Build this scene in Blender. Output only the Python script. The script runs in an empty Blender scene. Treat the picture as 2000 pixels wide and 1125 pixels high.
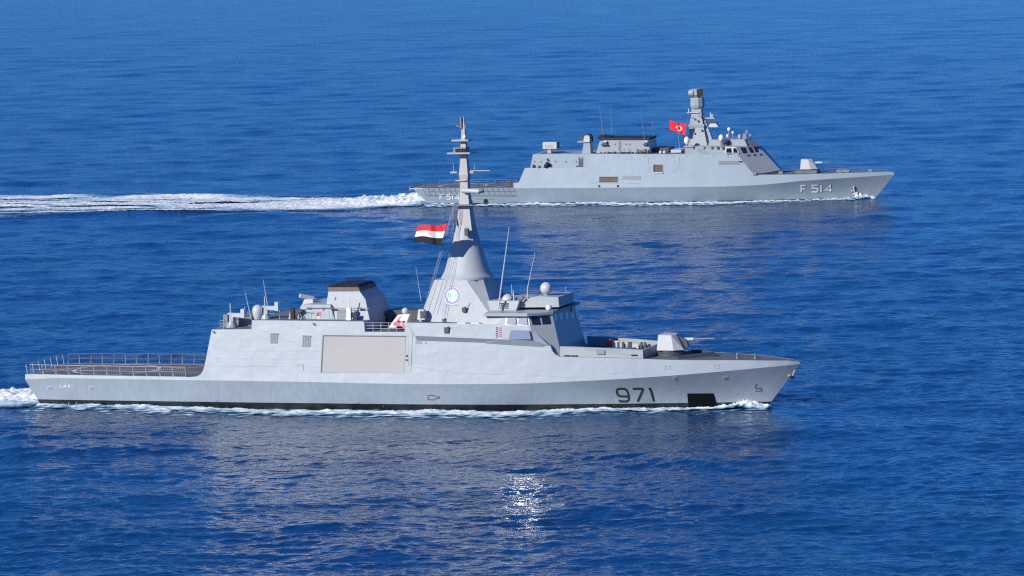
import bpy, bmesh, math, random
import numpy as np
from mathutils import Vector, Matrix
random.seed(7); rng = np.random.RandomState(11)
R = math.radians
S = bpy.context.scene
COL = S.collection

# ------------------------------------------------------------------ camera
F, CX, CY = 8600.0, 1000.0, 562.5          # focal length in photo pixels
PITCH, ROLL, CAMH = R(5.32), R(1.5), 67.06
cr, sr, cp, sp = math.cos(ROLL), math.sin(ROLL), math.cos(PITCH), math.sin(PITCH)
def basis(a, b, c=0.0): return Vector((a, b * sp + c * cp, b * cp - c * sp))
RIGHT, UP, FWD = basis(cr, -sr), basis(sr, cr), basis(0, 0, 1)
cam = bpy.data.objects.new('camera', bpy.data.cameras.new('camera')); COL.objects.link(cam)
M = Matrix((RIGHT, UP, -FWD)).transposed().to_4x4(); M.translation = (0, 0, CAMH)
cam.matrix_world = M
cam.data.lens = F / 2000 * 36; cam.data.sensor_width = 36
cam.data.clip_start = 1; cam.data.clip_end = 80000
S.camera = cam
S.render.resolution_x, S.render.resolution_y = 1024, 576
S.render.engine = 'CYCLES'; S.cycles.use_denoising = True; S.cycles.denoiser = 'OPENIMAGEDENOISE'; S.cycles.denoising_input_passes = 'RGB_ALBEDO_NORMAL'; S.cycles.denoising_prefilter = 'NONE'; S.cycles.pixel_filter_type = 'BLACKMAN_HARRIS'; S.cycles.filter_width = 1.2

# ------------------------------------------------------------------ sky, sun, exposure
SUN_AZ, SUN_EL = 228.0, 27.0
W = bpy.data.worlds.new("World"); S.world = W; W.use_nodes = True
wn = W.node_tree; wn.nodes.clear()
sky = wn.nodes.new('ShaderNodeTexSky'); sky.sky_type = 'NISHITA'; sky.sun_disc = False
sky.sun_elevation = R(SUN_EL); sky.sun_rotation = R(SUN_AZ); sky.air_density = 0.85; sky.dust_density = 0.0; sky.ozone_density = 6.0
bg = wn.nodes.new('ShaderNodeBackground'); bg.inputs[1].default_value = 0.055
wo = wn.nodes.new('ShaderNodeOutputWorld')
tint = wn.nodes.new('ShaderNodeMix'); tint.data_type = 'RGBA'; tint.blend_type = 'MULTIPLY'; tint.inputs[0].default_value = 1.0; tint.inputs[7].default_value = (0.30, 0.79, 1.62, 1)
wn.links.new(sky.outputs[0], tint.inputs[6]); wn.links.new(tint.outputs[2], bg.inputs[0]); wn.links.new(bg.outputs[0], wo.inputs[0])
sun = bpy.data.objects.new('sun', bpy.data.lights.new('sun', 'SUN')); COL.objects.link(sun)
sun.data.energy = 3.8; sun.data.angle = R(0.53); sun.data.color = (1.0, 0.95, 0.88)
sdir = Vector((math.sin(R(SUN_AZ)) * math.cos(R(SUN_EL)), math.cos(R(SUN_AZ)) * math.cos(R(SUN_EL)), math.sin(R(SUN_EL))))
sun.rotation_euler = sdir.to_track_quat('Z', 'Y').to_euler(); sun.location = (-200, 200, 300)
S.view_settings.view_transform = 'Standard'; S.view_settings.look = 'None'
S.view_settings.exposure = 0.3; S.view_settings.gamma = 1.0

# ------------------------------------------------------------------ materials
def mat(name, col, rough=0.5, metal=0.0, var=0.0, scale=0.4, streak=0.0, dents=0.0, spec=0.5, emit=None):
    m = bpy.data.materials.new(name); m.use_nodes = True
    nt = m.node_tree; b = nt.nodes['Principled BSDF']
    b.inputs['Base Color'].default_value = (*col, 1); b.inputs['Roughness'].default_value = rough
    b.inputs['Metallic'].default_value = metal; b.inputs['Specular IOR Level'].default_value = spec
    if var or streak or dents:
        tc = nt.nodes.new('ShaderNodeTexCoord')
        cur = None
        def layer(sc, lo, hi, mapping, detail=5, rgh=0.6):
            mp = nt.nodes.new('ShaderNodeMapping'); mp.inputs['Scale'].default_value = mapping
            nt.links.new(tc.outputs['Object'], mp.inputs['Vector'])
            n = nt.nodes.new('ShaderNodeTexNoise'); n.inputs['Scale'].default_value = sc
            n.inputs['Detail'].default_value = detail; n.inputs['Roughness'].default_value = rgh
            nt.links.new(mp.outputs[0], n.inputs['Vector'])
            r = nt.nodes.new('ShaderNodeMapRange'); r.inputs['From Min'].default_value = 0.3; r.inputs['From Max'].default_value = 0.7
            r.inputs['To Min'].default_value = lo; r.inputs['To Max'].default_value = hi
            nt.links.new(n.outputs['Fac'], r.inputs['Value']); return r.outputs[0], n
        outs = []
        if var: outs.append(layer(scale, 1 - var, 1 + var, (1, 1, 1))[0])
        if var: outs.append(layer(scale * 6, 1 - var * .6, 1 + var * .6, (1, 1, 1))[0])
        if streak: outs.append(layer(1.0, 1 - streak, 1 + streak, (2.2, 2.2, 0.10), 6)[0])
        if outs:
            v = outs[0]
            for o in outs[1:]:
                mm = nt.nodes.new('ShaderNodeMath'); mm.operation = 'MULTIPLY'
                nt.links.new(v, mm.inputs[0]); nt.links.new(o, mm.inputs[1]); v = mm.outputs[0]
            vm = nt.nodes.new('ShaderNodeVectorMath'); vm.operation = 'SCALE'
            vm.inputs[0].default_value = col; nt.links.new(v, vm.inputs['Scale'])
            nt.links.new(vm.outputs[0], b.inputs['Base Color'])
        if dents:
            _, n = layer(0.55, 0, 1, (1, 1, 1.3), 2, 0.5)
            bp = nt.nodes.new('ShaderNodeBump'); bp.inputs['Strength'].default_value = 1; bp.inputs['Distance'].default_value = dents
            nt.links.new(n.outputs['Fac'], bp.inputs['Height']); nt.links.new(bp.outputs[0], b.inputs['Normal'])
    return m
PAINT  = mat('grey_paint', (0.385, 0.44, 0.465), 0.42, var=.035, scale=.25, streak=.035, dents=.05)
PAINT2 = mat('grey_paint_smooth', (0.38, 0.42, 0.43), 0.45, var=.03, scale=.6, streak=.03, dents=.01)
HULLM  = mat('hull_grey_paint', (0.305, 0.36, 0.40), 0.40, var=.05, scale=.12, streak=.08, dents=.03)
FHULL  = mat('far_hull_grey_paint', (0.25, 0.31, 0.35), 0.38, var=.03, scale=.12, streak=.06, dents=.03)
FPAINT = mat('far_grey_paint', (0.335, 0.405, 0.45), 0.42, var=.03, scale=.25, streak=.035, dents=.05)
FPAINT2 = mat('far_grey_paint_smooth', (0.335, 0.38, 0.40), 0.45, var=.04, scale=.6, streak=.03, dents=.01)
BOOT   = mat('black_boot_paint', (0.012, 0.016, 0.018), 0.35, var=.3, scale=.5)
WARM   = mat('warm_mast_paint', (0.44, 0.425, 0.405), 0.5, var=.04, scale=.5, streak=.04)
DECK   = mat('dark_deck_paint', (0.13, 0.14, 0.15), 0.75, var=.12, scale=.5)
DECKL  = mat('roof_deck_paint', (0.16, 0.175, 0.19), 0.7, var=.08, scale=.5)
BLACK  = mat('black_paint', (0.012, 0.013, 0.015), 0.5)
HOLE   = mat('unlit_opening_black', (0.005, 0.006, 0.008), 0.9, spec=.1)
SOOT   = mat('sooty_black', (0.02, 0.02, 0.022), 0.6, var=.3, scale=1)
SOOTB  = mat('brown_grey_soot', (0.14, 0.12, 0.10), 0.7, var=.15, scale=1)
DARKG  = mat('dark_grey_metal', (0.07, 0.08, 0.09), 0.5, var=.1, scale=2)
MIDG   = mat('mid_grey_metal', (0.22, 0.24, 0.26), 0.5, var=.1, scale=2)
VENT   = mat('vent_grey', (0.26, 0.28, 0.30), 0.6, var=.05, scale=2)
WHITE  = mat('white_paint', (0.78, 0.79, 0.78), 0.45, var=.03, scale=1)
OFFW   = mat('off_white_dome', (0.52, 0.545, 0.55), 0.4, var=.03, scale=1)
BEIGE  = mat('beige_mesh_curtain', (0.43, 0.425, 0.40), 0.8, var=.035, scale=.35)
RED    = mat('red_cloth', (0.78, 0.02, 0.03), 0.7, var=.06, scale=2)
REDP   = mat('faded_red_paint', (0.72, 0.16, 0.17), 0.6, var=.12, scale=2)
WCLOTH = mat('white_cloth', (0.78, 0.78, 0.78), 0.8, var=.03, scale=2)
BCLOTH = mat('black_cloth', (0.012, 0.012, 0.014), 0.8)
GOLD   = mat('gold_thread', (0.75, 0.40, 0.28), 0.6)
BLUEP  = mat('emblem_blue', (0.20, 0.24, 0.52), 0.5)
CYANP  = mat('emblem_light_blue', (0.40, 0.60, 0.80), 0.5, var=.1, scale=2)
YELLOW = mat('emblem_yellow', (0.62, 0.58, 0.46), 0.5)
PINKP  = mat('emblem_red', (0.60, 0.22, 0.28), 0.5)
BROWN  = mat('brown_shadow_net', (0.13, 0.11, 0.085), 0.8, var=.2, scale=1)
ORANGE = mat('orange_red_plastic', (0.75, 0.12, 0.05), 0.5)
GLOSSP = mat('glint_reflector_gloss', (0.38, 0.41, 0.42), 0.075, metal=0.40)  # mirror-like finish of the reflector added for the sun glint
GLOSSP.node_tree.nodes['Principled BSDF'].inputs['Coat Weight'].default_value = 1.0
GLOSSP.node_tree.nodes['Principled BSDF'].inputs['Coat Roughness'].default_value = 0.06
GLOSSP.node_tree.nodes['Principled BSDF'].inputs['Coat IOR'].default_value = 1.8
CONEP = mat('matt_cone_paint', (0.425, 0.46, 0.475), 0.6, var=.03, scale=.6, streak=.05)
NETM = mat('net_grey', (0.19, 0.22, 0.25), 0.6)
GLASS  = mat('window_glass', (0.02, 0.025, 0.03), 0.08, spec=0.9)
GLASSL = mat('window_glass_pale', (0.22, 0.24, 0.29), 0.3, metal=0.0)
MARK   = mat('deck_marking_white', (0.60, 0.58, 0.54), 0.7, var=.15, scale=1)
SHADEP = mat('letter_edge_grey', (0.10, 0.12, 0.14), 0.6)

# ------------------------------------------------------------------ ship frame
class Ship:
    def __init__(s, origin, yaw, name, label):
        s.o = Vector((origin[0], origin[1], 0)); s.psi = R(yaw)
        s.u = Vector((math.cos(s.psi), -math.sin(s.psi), 0)); s.v = Vector((math.sin(s.psi), math.cos(s.psi), 0))
        s.root = bpy.data.objects.new(name, None); COL.objects.link(s.root)
        s.root.location = s.o; s.root.rotation_euler = (0, 0, -s.psi)
        s.root['label'] = label; s.root['category'] = 'warship'
        c = Vector((0, 0, CAMH)) - s.o
        s.c = Vector((c.dot(s.u), c.dot(s.v), CAMH))
        s.sc = F / (s.o + s.u * 50 - Vector((0, 0, CAMH))).length       # photo px per metre, about midships
    def ray(s, px, py):
        d = RIGHT * ((px - CX) / F) + UP * (-(py - CY) / F) + FWD
        return Vector((d.dot(s.u), d.dot(s.v), d.z))
    def P(s, px, py, y):                    # point of the ship at transverse offset y seen at that spot of the photo
        d = s.ray(px, py); t = (y - s.c.y) / d.y; q = s.c + d * t
        return q.x, q.z
    def P3(s, px, py, y):
        x, z = s.P(px, py, y); return Vector((x, y, z))
    def onplane(s, px, py, p0, n):
        d = s.ray(px, py); t = (Vector(p0) - s.c).dot(n) / d.dot(n); return s.c + d * t
    def px(s, q):
        w = s.o + s.u * q[0] + s.v * q[1] + Vector((0, 0, q[2])) - Vector((0, 0, CAMH))
        k = F / w.dot(FWD); return CX + w.dot(RIGHT) * k, CY - w.dot(UP) * k
    def at(s, px, y, z):                    # longitudinal position for a photo column
        x = 50.0
        for _ in range(6):
            a = s.px((x, y, z))[0]; b = s.px((x + 1, y, z))[0]; x += (px - a) / (b - a)
        return x
    def map(s, px, py, off):
        y = -7.0
        for _ in range(10):
            x, z = s.P(px, py, y); y = off(x, z)
        return Vector((x, y, z))

def world_child(me, name, m, parent, smooth=None):
    if not isinstance(m, (list, tuple)): m = [m]
    for k in m: me.materials.append(k)
    o = bpy.data.objects.new(name, me); COL.objects.link(o)
    if parent is not None: o.parent = parent
    if smooth:
        me.shade_smooth()
        me.set_sharp_from_angle(angle=R(smooth))
    return o
class MB:                                    # collects shapes, links them as ONE mesh object
    def __init__(s): s.v = []; s.f = []; s.mi = []
    def add(s, vs, fs, mi=0):
        b = len(s.v); s.v += [tuple(v) for v in vs]
        for f in fs: s.f.append([b + i for i in f]); s.mi.append(mi)
        return s
    def box(s, x0, x1, y0, y1, z0, z1, mi=0, tx=0, ty=0):
        vs = [(x0, y0, z0), (x1, y0, z0), (x1, y1, z0), (x0, y1, z0), (x0 + tx, y0 + ty, z1), (x1 - tx, y0 + ty, z1), (x1 - tx, y1 - ty, z1), (x0 + tx, y1 - ty, z1)]
        return s.add(vs, [(0, 3, 2, 1), (4, 5, 6, 7), (0, 1, 5, 4), (1, 2, 6, 5), (2, 3, 7, 6), (3, 0, 4, 7)], mi)
    def cbox(s, c, d, mi=0, tx=0, ty=0):
        return s.box(c[0] - d[0] / 2, c[0] + d[0] / 2, c[1] - d[1] / 2, c[1] + d[1] / 2, c[2], c[2] + d[2], mi, tx, ty)
    def tube(s, pts, r, n=6, mi=0, cap=True):
        pts = [Vector(p) for p in pts]; rs = r if isinstance(r, (list, tuple)) else [r] * len(pts)
        vs = []; fs = []
        for i, p in enumerate(pts):
            d = (pts[min(i + 1, len(pts) - 1)] - pts[max(i - 1, 0)]).normalized()
            a = d.orthogonal().normalized() if abs(d.z) < .99 else Vector((1, 0, 0)); b = d.cross(a).normalized(); a = b.cross(d)
            for k in range(n):
                t = 2 * math.pi * k / n; vs.append(p + (a * math.cos(t) + b * math.sin(t)) * rs[i])
        for i in range(len(pts) - 1):
            for k in range(n):
                fs.append((i * n + k, i * n + (k + 1) % n, (i + 1) * n + (k + 1) % n, (i + 1) * n + k))
        if cap: fs.append(tuple(range(n))[::-1]); fs.append(tuple((len(pts) - 1) * n + k for k in range(n)))
        return s.add(vs, fs, mi)
    def lathe(s, c, prof, n=20, mi=0, axis='z'):
        vs = []; fs = []
        for (r, h) in prof:
            for k in range(n):
                t = 2 * math.pi * k / n; a, b = r * math.cos(t), r * math.sin(t)
                q = {'z': (a, b, h), 'x': (h, a, b), 'y': (a, h, b)}[axis]
                vs.append((c[0] + q[0], c[1] + q[1], c[2] + q[2]))
        m = len(prof)
        for i in range(m - 1):
            for k in range(n): fs.append((i * n + k, i * n + (k + 1) % n, (i + 1) * n + (k + 1) % n, (i + 1) * n + k))
        fs.append(tuple(range(n))[::-1]); fs.append(tuple((m - 1) * n + k for k in range(n)))
        return s.add(vs, fs, mi)
    def ball(s, c, r, mi=0, n=18, sz=1.0):
        return s.lathe(c, [(max(.01, r * math.sin(math.pi * i / 10)), -r * sz * math.cos(math.pi * i / 10)) for i in range(11)], n, mi)
    def hull(s, pts, mi=0):
        bm = bmesh.new(); vs = [bm.verts.new(p) for p in pts]
        bmesh.ops.convex_hull(bm, input=vs)
        bmesh.ops.dissolve_limit(bm, angle_limit=R(1.0), verts=bm.verts[:], edges=bm.edges[:])
        bm.verts.index_update(); used = {v for f in bm.faces for v in f.verts}
        idx = {v: i for i, v in enumerate(used)}
        lst = [None] * len(idx)
        for v, i in idx.items(): lst[i] = tuple(v.co)
        fs = [tuple(idx[v] for v in f.verts) for f in bm.faces]; bm.free()
        return s.add(lst, fs, mi)
    def build_split(s, name, m, parent=None, smooth=None):
        # every separate piece becomes a part of its own
        p = list(range(len(s.v)))
        def fd(a):
            while p[a] != a: p[a] = p[p[a]]; a = p[a]
            return a
        for q in s.f:
            for k in q[1:]: p[fd(k)] = fd(q[0])
        gr = {}
        for i, q in enumerate(s.f): gr.setdefault(fd(q[0]), []).append(i)
        for ids in gr.values():
            mb = MB(); used = sorted({k for i in ids for k in s.f[i]}); rm = {k: j for j, k in enumerate(used)}
            mb.v = [s.v[k] for k in used]; mb.f = [[rm[k] for k in s.f[i]] for i in ids]; mb.mi = [s.mi[i] for i in ids]
            mb.build(name, m, parent, smooth)
    def build(s, name, m, parent=None, smooth=None, bevel=0):
        bm = bmesh.new(); vs = [bm.verts.new(v) for v in s.v]
        for f, k in zip(s.f, s.mi):
            try: fc = bm.faces.new([vs[i] for i in f]); fc.material_index = k
            except ValueError: pass
        bmesh.ops.recalc_face_normals(bm, faces=bm.faces[:])
        me = bpy.data.meshes.new(name); bm.to_mesh(me); bm.free()
        o = world_child(me, name, m, parent, smooth)
        if bevel:
            md = o.modifiers.new('bevel', 'BEVEL'); md.width = bevel; md.segments = 1; md.limit_method = 'ANGLE'; md.angle_limit = R(35)
        return o

def crom(xs, ys):                            # smooth curve through nodes
    xs = list(map(float, xs)); ys = list(map(float, ys)); n = len(xs)
    m = []
    for i in range(n):
        if i == 0: m.append((ys[1] - ys[0]) / (xs[1] - xs[0]))
        elif i == n - 1: m.append((ys[-1] - ys[-2]) / (xs[-1] - xs[-2]))
        else:
            a = (ys[i] - ys[i - 1]) / (xs[i] - xs[i - 1]); b = (ys[i + 1] - ys[i]) / (xs[i + 1] - xs[i])
            m.append(0 if a * b <= 0 else 2 * a * b / (a + b))
    def f(x):
        if x <= xs[0]: return ys[0]
        if x >= xs[-1]: return ys[-1]
        i = 0
        while x > xs[i + 1]: i += 1
        h = xs[i + 1] - xs[i]; t = (x - xs[i]) / h
        return (2*t**3 - 3*t**2 + 1) * ys[i] + (t**3 - 2*t**2 + t) * h * m[i] + (-2*t**3 + 3*t**2) * ys[i + 1] + (t**3 - t**2) * h * m[i + 1]
    return f

def make_hull(sh, kn_px, de_px, kb, wb, lwl, boot, tumble, nst=110):
    """Hull lofted from sections: keel side, waterline, boot top, knuckle, deck edge."""
    us = [a for a, _ in kb]; K = crom(us, [b for _, b in kb]); Wf = crom([a for a, _ in wb], [b for _, b in wb])
    def conv(pts, hb):
        x0, x1 = -3.0, lwl + 5
        for _ in range(8):
            out = []
            for px, py in pts:
                y = -6.0
                for _ in range(8):
                    x, z = sh.P(px, py, y); u = min(1, max(0, (x - x0) / (x1 - x0))); y = -hb(u, z)
                out.append((x, z))
            x0, x1 = out[0][0], out[-1][0]
        return out
    kn = conv(kn_px, lambda u, z: K(u)); kx0, kx1 = kn[0][0], kn[-1][0]
    ZK = crom([a for a, _ in kn], [b for _, b in kn])
    KX = lambda x: K(min(1, max(0, (x - kx0) / (kx1 - kx0))))
    hbwall = lambda x, z: max(0.04, KX(x) - (z - ZK(x)) * tumble)
    de = []
    for px, py in de_px:
        p = sh.map(px, py, lambda x, z: -hbwall(x, z)); de.append((p.x, p.z))
    dx = [a for a, _ in de]; dz = [b for _, b in de]
    ZD = lambda x: float(np.interp(x, dx, dz))
    def hullpt(u, v):                        # v: 0 waterline .. 1 knuckle
        xk = kx0 + u * (kx1 - kx0); xw = u * lwl; zk = ZK(xk)
        ve = v
        return xw + (xk - xw) * v, Wf(u) + (K(u) - Wf(u)) * (ve ** (1 + .5 * max(0, u - .6) / .4)), zk * v
    us = sorted(set([i / nst for i in range(nst + 1)] + [(x - kx0) / (kx1 - kx0) for x, _ in de[1:-1]] + [.985, .993]))
    mb = MB(); rows = []
    for u in us:
        vb = boot / ZK(kx0 + u * (kx1 - kx0)); r = []
        r.append((u * (lwl - 2) + 1, max(.03, Wf(u) - 1.2), -2.5))
        for v in (0, vb, vb + (1 - vb) * .33, vb + (1 - vb) * .66, 1): r.append(hullpt(u, v))
        xk, yk, zk = r[-1]
        xd = dx[0] + (u * (dx[-1] - dx[0])); zd = ZD(xk)
        r.append((xk, min(yk, hbwall(xk, zd)), max(zd, zk + .02))); rows.append(r)
    nr = len(rows[0]); n = len(rows)
    for sgn in (-1, 1):
        vs = [(x, sgn * y, z) for r in rows for x, y, z in r]
        for i in range(n - 1):
            pass
        base = len(mb.v); mb.v += vs
        for i in range(n - 1):
            for j in range(nr - 1):
                a = base + i * nr + j; q = [a, a + nr, a + nr + 1, a + 1]
                mb.f.append(q if sgn < 0 else q[::-1]); mb.mi.append(1 if j < 2 else (0 if j < 5 else 2))
    # transom
    tr = [j for j in range(nr)]; m2 = len(rows) * nr
    for j in range(nr - 1):
        mb.f.append([j, j + 1, m2 + j + 1, m2 + j]); mb.mi.append(1 if j < 2 else 0)
    dk = MB(); dv = []
    for r in rows:
        x, y, z = r[-1]; cam_ = .0
        ins = .35 if de[1][0] + 1 < x < de[3][0] - 1.5 else .02; dv += [(x, -y + ins, z - .02), (x, 0, z + cam_), (x, y - ins, z - .02)]
    dk.add(dv, [f for i in range(n - 1) for f in ((3*i, 3*i+3, 3*i+4, 3*i+1), (3*i+1, 3*i+4, 3*i+5, 3*i+2))])
    sh.K, sh.Wf, sh.ZK, sh.ZD, sh.KX, sh.hbwall, sh.kx, sh.lwl = K, Wf, ZK, ZD, KX, hbwall, (kx0, kx1), lwl
    sh.offW = lambda x, z: -hbwall(x, z)
    def offL(x, z):
        u = x / lwl
        for _ in range(6):
            u = min(1, max(0, u)); v = min(1, max(0, z / ZK(kx0 + u * (kx1 - kx0))))
            xa = u * lwl + ((kx0 + u * (kx1 - kx0)) - u * lwl) * v; u += (x - xa) / (kx1 - kx0)
        u = min(1, max(0, u)); return -hullpt(u, v)[1]
    sh.offL = offL; sh.hullpt = hullpt
    return mb, dk

def wall_block(sh, top_px, extra=0.0, tumble=None, nseg=2.5):
    """Side walls and roof standing on the hull's deck edge, from the starboard top outline; mirrored to port."""
    pts = [sh.map(px, py, lambda x, z: sh.offW(x, z) - extra) for px, py in top_px]
    cols = []
    for a, b in zip(pts[:-1], pts[1:]):
        k = max(1, int(abs(b.x - a.x) / nseg))
        for i in range(k): cols.append(a.lerp(b, i / k))
    cols.append(pts[-1]); mb = MB(); v = []; nz = 3
    for c in cols:
        zb = sh.ZD(c.x) - (.15 if extra == 0 else 0)
        for j in range(nz):
            z = zb + (max(c.z, zb + .01) - zb) * j / (nz - 1)
            v.append((c.x, -(sh.hbwall(c.x, z) + extra - (.03 if j == 0 else .004)), z))
    n = len(cols); port = [(x, -y, z) for x, y, z in v]
    f = []
    for i in range(n - 1):
        for j in range(nz - 1): f.append((i*nz+j, (i+1)*nz+j, (i+1)*nz+j+1, i*nz+j+1))
    m = len(v)
    f2 = [tuple(m + k for k in q[::-1]) for q in f]
    top = [(i*nz+nz-1, (i+1)*nz+nz-1, m+(i+1)*nz+nz-1, m+i*nz+nz-1) for i in range(n - 1)]
    mb.add(v + port, f + f2)
    base = 0
    for q in top:
        steep = abs(mb.v[q[0]][2] - mb.v[q[1]][2]) > .35 * abs(mb.v[q[0]][0] - mb.v[q[1]][0]) + .02
        mb.f.append(list(q)); mb.mi.append(0 if steep else 1)
    mb.f.append([(n-1)*nz + j for j in range(nz)] + [m + (n-1)*nz + j for j in range(nz)][::-1]); mb.mi.append(0)
    return mb

def plate(sh, name, m, pxs, off, lift=.03, thick=.08, parent=None, mb=None, build=True):
    ps = [sh.map(x, y, off) for x, y in pxs]; n = len(ps)
    a = [(p.x, p.y - lift, p.z) for p in ps]; b = [(p.x, p.y - lift + thick, p.z) for p in ps]
    mb = mb or MB()
    mb.add(a + b, [tuple(range(n)), tuple(range(2 * n))[n:][::-1]] + [(i, (i+1) % n, n + (i+1) % n, n + i) for i in range(n)])
    return mb.build(name, m, parent or sh.root) if build else mb
def fplate(sh, name, m, pxs, plane, lift=.03, thick=.06, parent=None, mb=None, build=True):
    p0, nrm = plane; ps = [sh.onplane(x, y, p0, nrm) for x, y in pxs]; n = len(ps)
    a = [p + nrm * lift for p in ps]; b = [p + nrm * (lift - thick) for p in ps]
    mb = mb or MB()
    mb.add(a + b, [tuple(range(n)), tuple(range(2 * n))[n:][::-1]] + [(i, (i+1) % n, n + (i+1) % n, n + i) for i in range(n)])
    return mb.build(name, m, parent or sh.root) if build else mb
def plane3(a, b, c):
    n = (b - a).cross(c - a).normalized(); 
    return a, n
def facing(sh, pl):
    p, n = pl; return (p, n if n.dot(sh.c - p) > 0 else -n)
def strokes(sh, name, m, lines, width, off, lift=.03, parent=None, closed=False):
    mb = MB()
    for ln in lines:
        L = [Vector(p) for p in ln]; n = len(L); l = []; r = []
        for i in range(n):
            d1 = (L[i] - L[i-1]).normalized() if i else (L[1] - L[0]).normalized()
            d2 = (L[i+1] - L[i]).normalized() if i < n - 1 else d1
            t = (d1 + d2).normalized(); nn = Vector((-t.y, t.x)); k = width / 2 / max(.5, nn.dot(Vector((-d1.y, d1.x))))
            l.append(L[i] + nn * k); r.append(L[i] - nn * k)
        vs = []
        for q in l + r:
            p = sh.map(q.x, q.y, off); vs.append((p.x, p.y - lift, p.z))
        mb.add(vs, [(i, i + 1, n + i + 1, n + i) for i in range(n - 1)])
    return mb.build(name, m, parent or sh.root)
def slab(sh, pxs, h0, k=0.12, zref=None, mb=None, far=None, mi=0):
    """Prism with a side outline read at half-breadth h0 (narrowing upward by k), mirrored to port or to y=far."""
    zr = zref if zref is not None else min(sh.P(x, y, -h0)[1] for x, y in pxs)
    ps = [sh.map(x, y, lambda X, Z: -(h0 - (Z - zr) * k)) for x, y in pxs]; n = len(ps)
    a = [tuple(p) for p in ps]; b = [(p.x, (-p.y if far is None else far - (p.y + h0) * (1 if far is not None else 0)), p.z) for p in ps]
    mb = mb or MB()
    return mb.add(a + b, [tuple(range(n)), tuple(range(2 * n))[n:][::-1]] + [(i, (i+1) % n, n + (i+1) % n, n + i) for i in range(n)], mi)
def rail(pts, h=1.0, step=2.2, nr=3, r=.035, mb=None, lean=0.0):
    mb = mb or MB(); pts = [Vector(p) for p in pts]
    upv = Vector((0, lean, h))
    for k in range(1, nr + 1):
        mb.tube([p + upv * (k / nr) for p in pts], r * .8, 4)
    for a, b in zip(pts[:-1], pts[1:]):
        n = max(1, round((b - a).length / step))
        for i in range(n + 1): q = a.lerp(b, i / n); mb.tube([q, q + upv], r * 1.3, 4)
    return mb
def whip(sh, name, a, b, y0, y1, r0=.07, m=None):
    p, q = sh.P3(*a, y0), sh.P3(*b, y1)
    MB().tube([p, p.lerp(q, .5), q], [r0, r0 * .75, r0 * .35], 6).build(name, m or OFFW, sh.root)
def mirror_pts(pts): return [tuple(p) for p in pts] + [(p[0], -p[1], p[2]) for p in pts]

# ================================================================== NEAR SHIP (971)
A = Ship((-60.088, 577.334), 17.376, 'warship', 'pale grey warship with black 971 on its bow, nearest the camera')
kn = [(49, 741), (120, 738.5), (250, 740.5), (418, 743), (600, 746), (800, 750), (1000, 749.5), (1120, 745), (1200, 741), (1320, 733), (1432, 723.5), (1500, 717), (1562, 711)]
de = [(56, 731), (370, 736.5), (400, 737), (1090, 696.5), (1200, 699), (1312, 703), (1450, 703.5), (1540, 704), (1562, 707)]
kb = [(0, 6.3), (.1, 6.9), (.3, 7.6), (.5, 7.9), (.65, 7.6), (.75, 6.9), (.85, 5.4), (.92, 3.8), (.965, 2.2), (.988, .95), (1, .05)]
wb = [(0, 5.9), (.1, 6.2), (.3, 6.6), (.5, 6.6), (.65, 5.8), (.75, 4.5), (.85, 2.9), (.92, 1.7), (.965, .85), (.988, .35), (1, .05)]
hm, dm = make_hull(A, kn, de, kb, wb, 96.0, 0.85, .15)
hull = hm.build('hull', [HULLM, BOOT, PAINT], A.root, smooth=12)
dm.build('deck', DECK, A.root)
top = [(371, 736.5), (385, 735), (392.5, 730.5), (397, 723), (400, 712), (413.5, 643.5), (491, 643), (492, 625.5), (560, 626), (711, 628), (712.5, 648), (791, 648.5), (792, 630), (900, 632), (1030, 634),
       (1041, 668), (1074, 674), (1079, 686), (1085, 693), (1092, 696.4)]
wall_block(A, top).build('superstructure', [PAINT, DECKL], A.root, smooth=12)
ow = A.offW
def ztop(px, py): return A.map(px, py, ow).z
ZA, ZB, ZC, ZD_ = ztop(450, 643), ztop(600, 626), ztop(750, 648), ztop(900, 632)

# upper bulwark with the shaded chamfer below it
def oup(x, z): return ow(x, z) - .80
u1 = [(795, 630), (1030, 634), (1041, 665.5), (812, 656)]
lo = [(1074, 676), (814, 665.5)]
a = [A.map(x, y, oup) for x, y in u1]; b = [A.map(x, y, ow) for x, y in lo]; c = [A.map(x, y, lambda X, Z: ow(X, Z) + .1) for x, y in (u1[0], u1[1])]
for sg in (1,):
    mb = MB()
    for s2 in (1, -1):
        V = [(p.x, p.y * s2, p.z) for p in a + b + c]
        mb.add(V, [(0, 1, 2, 3), (3, 2, 4, 5), (0, 3, 5), (0, 1, 7, 6), (1, 2, 4)])
    mb.build('upper_bulwark', PAINT, A.root)

# bridge
def oy(x, y, o): return A.P3(x, y, o)
def owb(X, Z): return ow(X, Z) - .78
s1, s2, s3, s4 = [A.map(x, y, owb) for x, y in ((987, 616), (1031, 616), (1041, 665.3), (980, 662.8))]
f1 = oy(1077.5, 608, -4.9); plf = facing(A, plane3(s2, s3, f1))
f2 = A.onplane(1097, 697.5, *plf); s5 = A.onplane(1074, 676, *plf)
s3b = A.map(1043, 674.5, lambda X, Z: ow(X, Z) + .02); f3 = A.onplane(1085.5, 692, *plf) + Vector((-.15, .1, 0))
s5.y = max(s5.y, A.offW(s5.x, s5.z) - .02)
aft = [Vector((s1.x - 3, s1.y + .2, s1.z)), Vector((s1.x - 3, s4.y + .1, s4.z + .15)), A.map(950, 671.5, lambda X, Z: ow(X, Z) + .02), f3]
pts = [s1, s2, s3, s4, f1, f2, s5, s3b] + aft
mbb = MB().hull(mirror_pts(pts)); mbb.build('bridge', PAINT2, A.root)
f1p = Vector((f1.x, -f1.y, f1.z)); pls = facing(A, plane3(s1, s2, s3))
f1p = Vector((f1.x, -f1.y, f1.z)); plq = facing(A, plane3(f1, f2, f1p))
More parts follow.
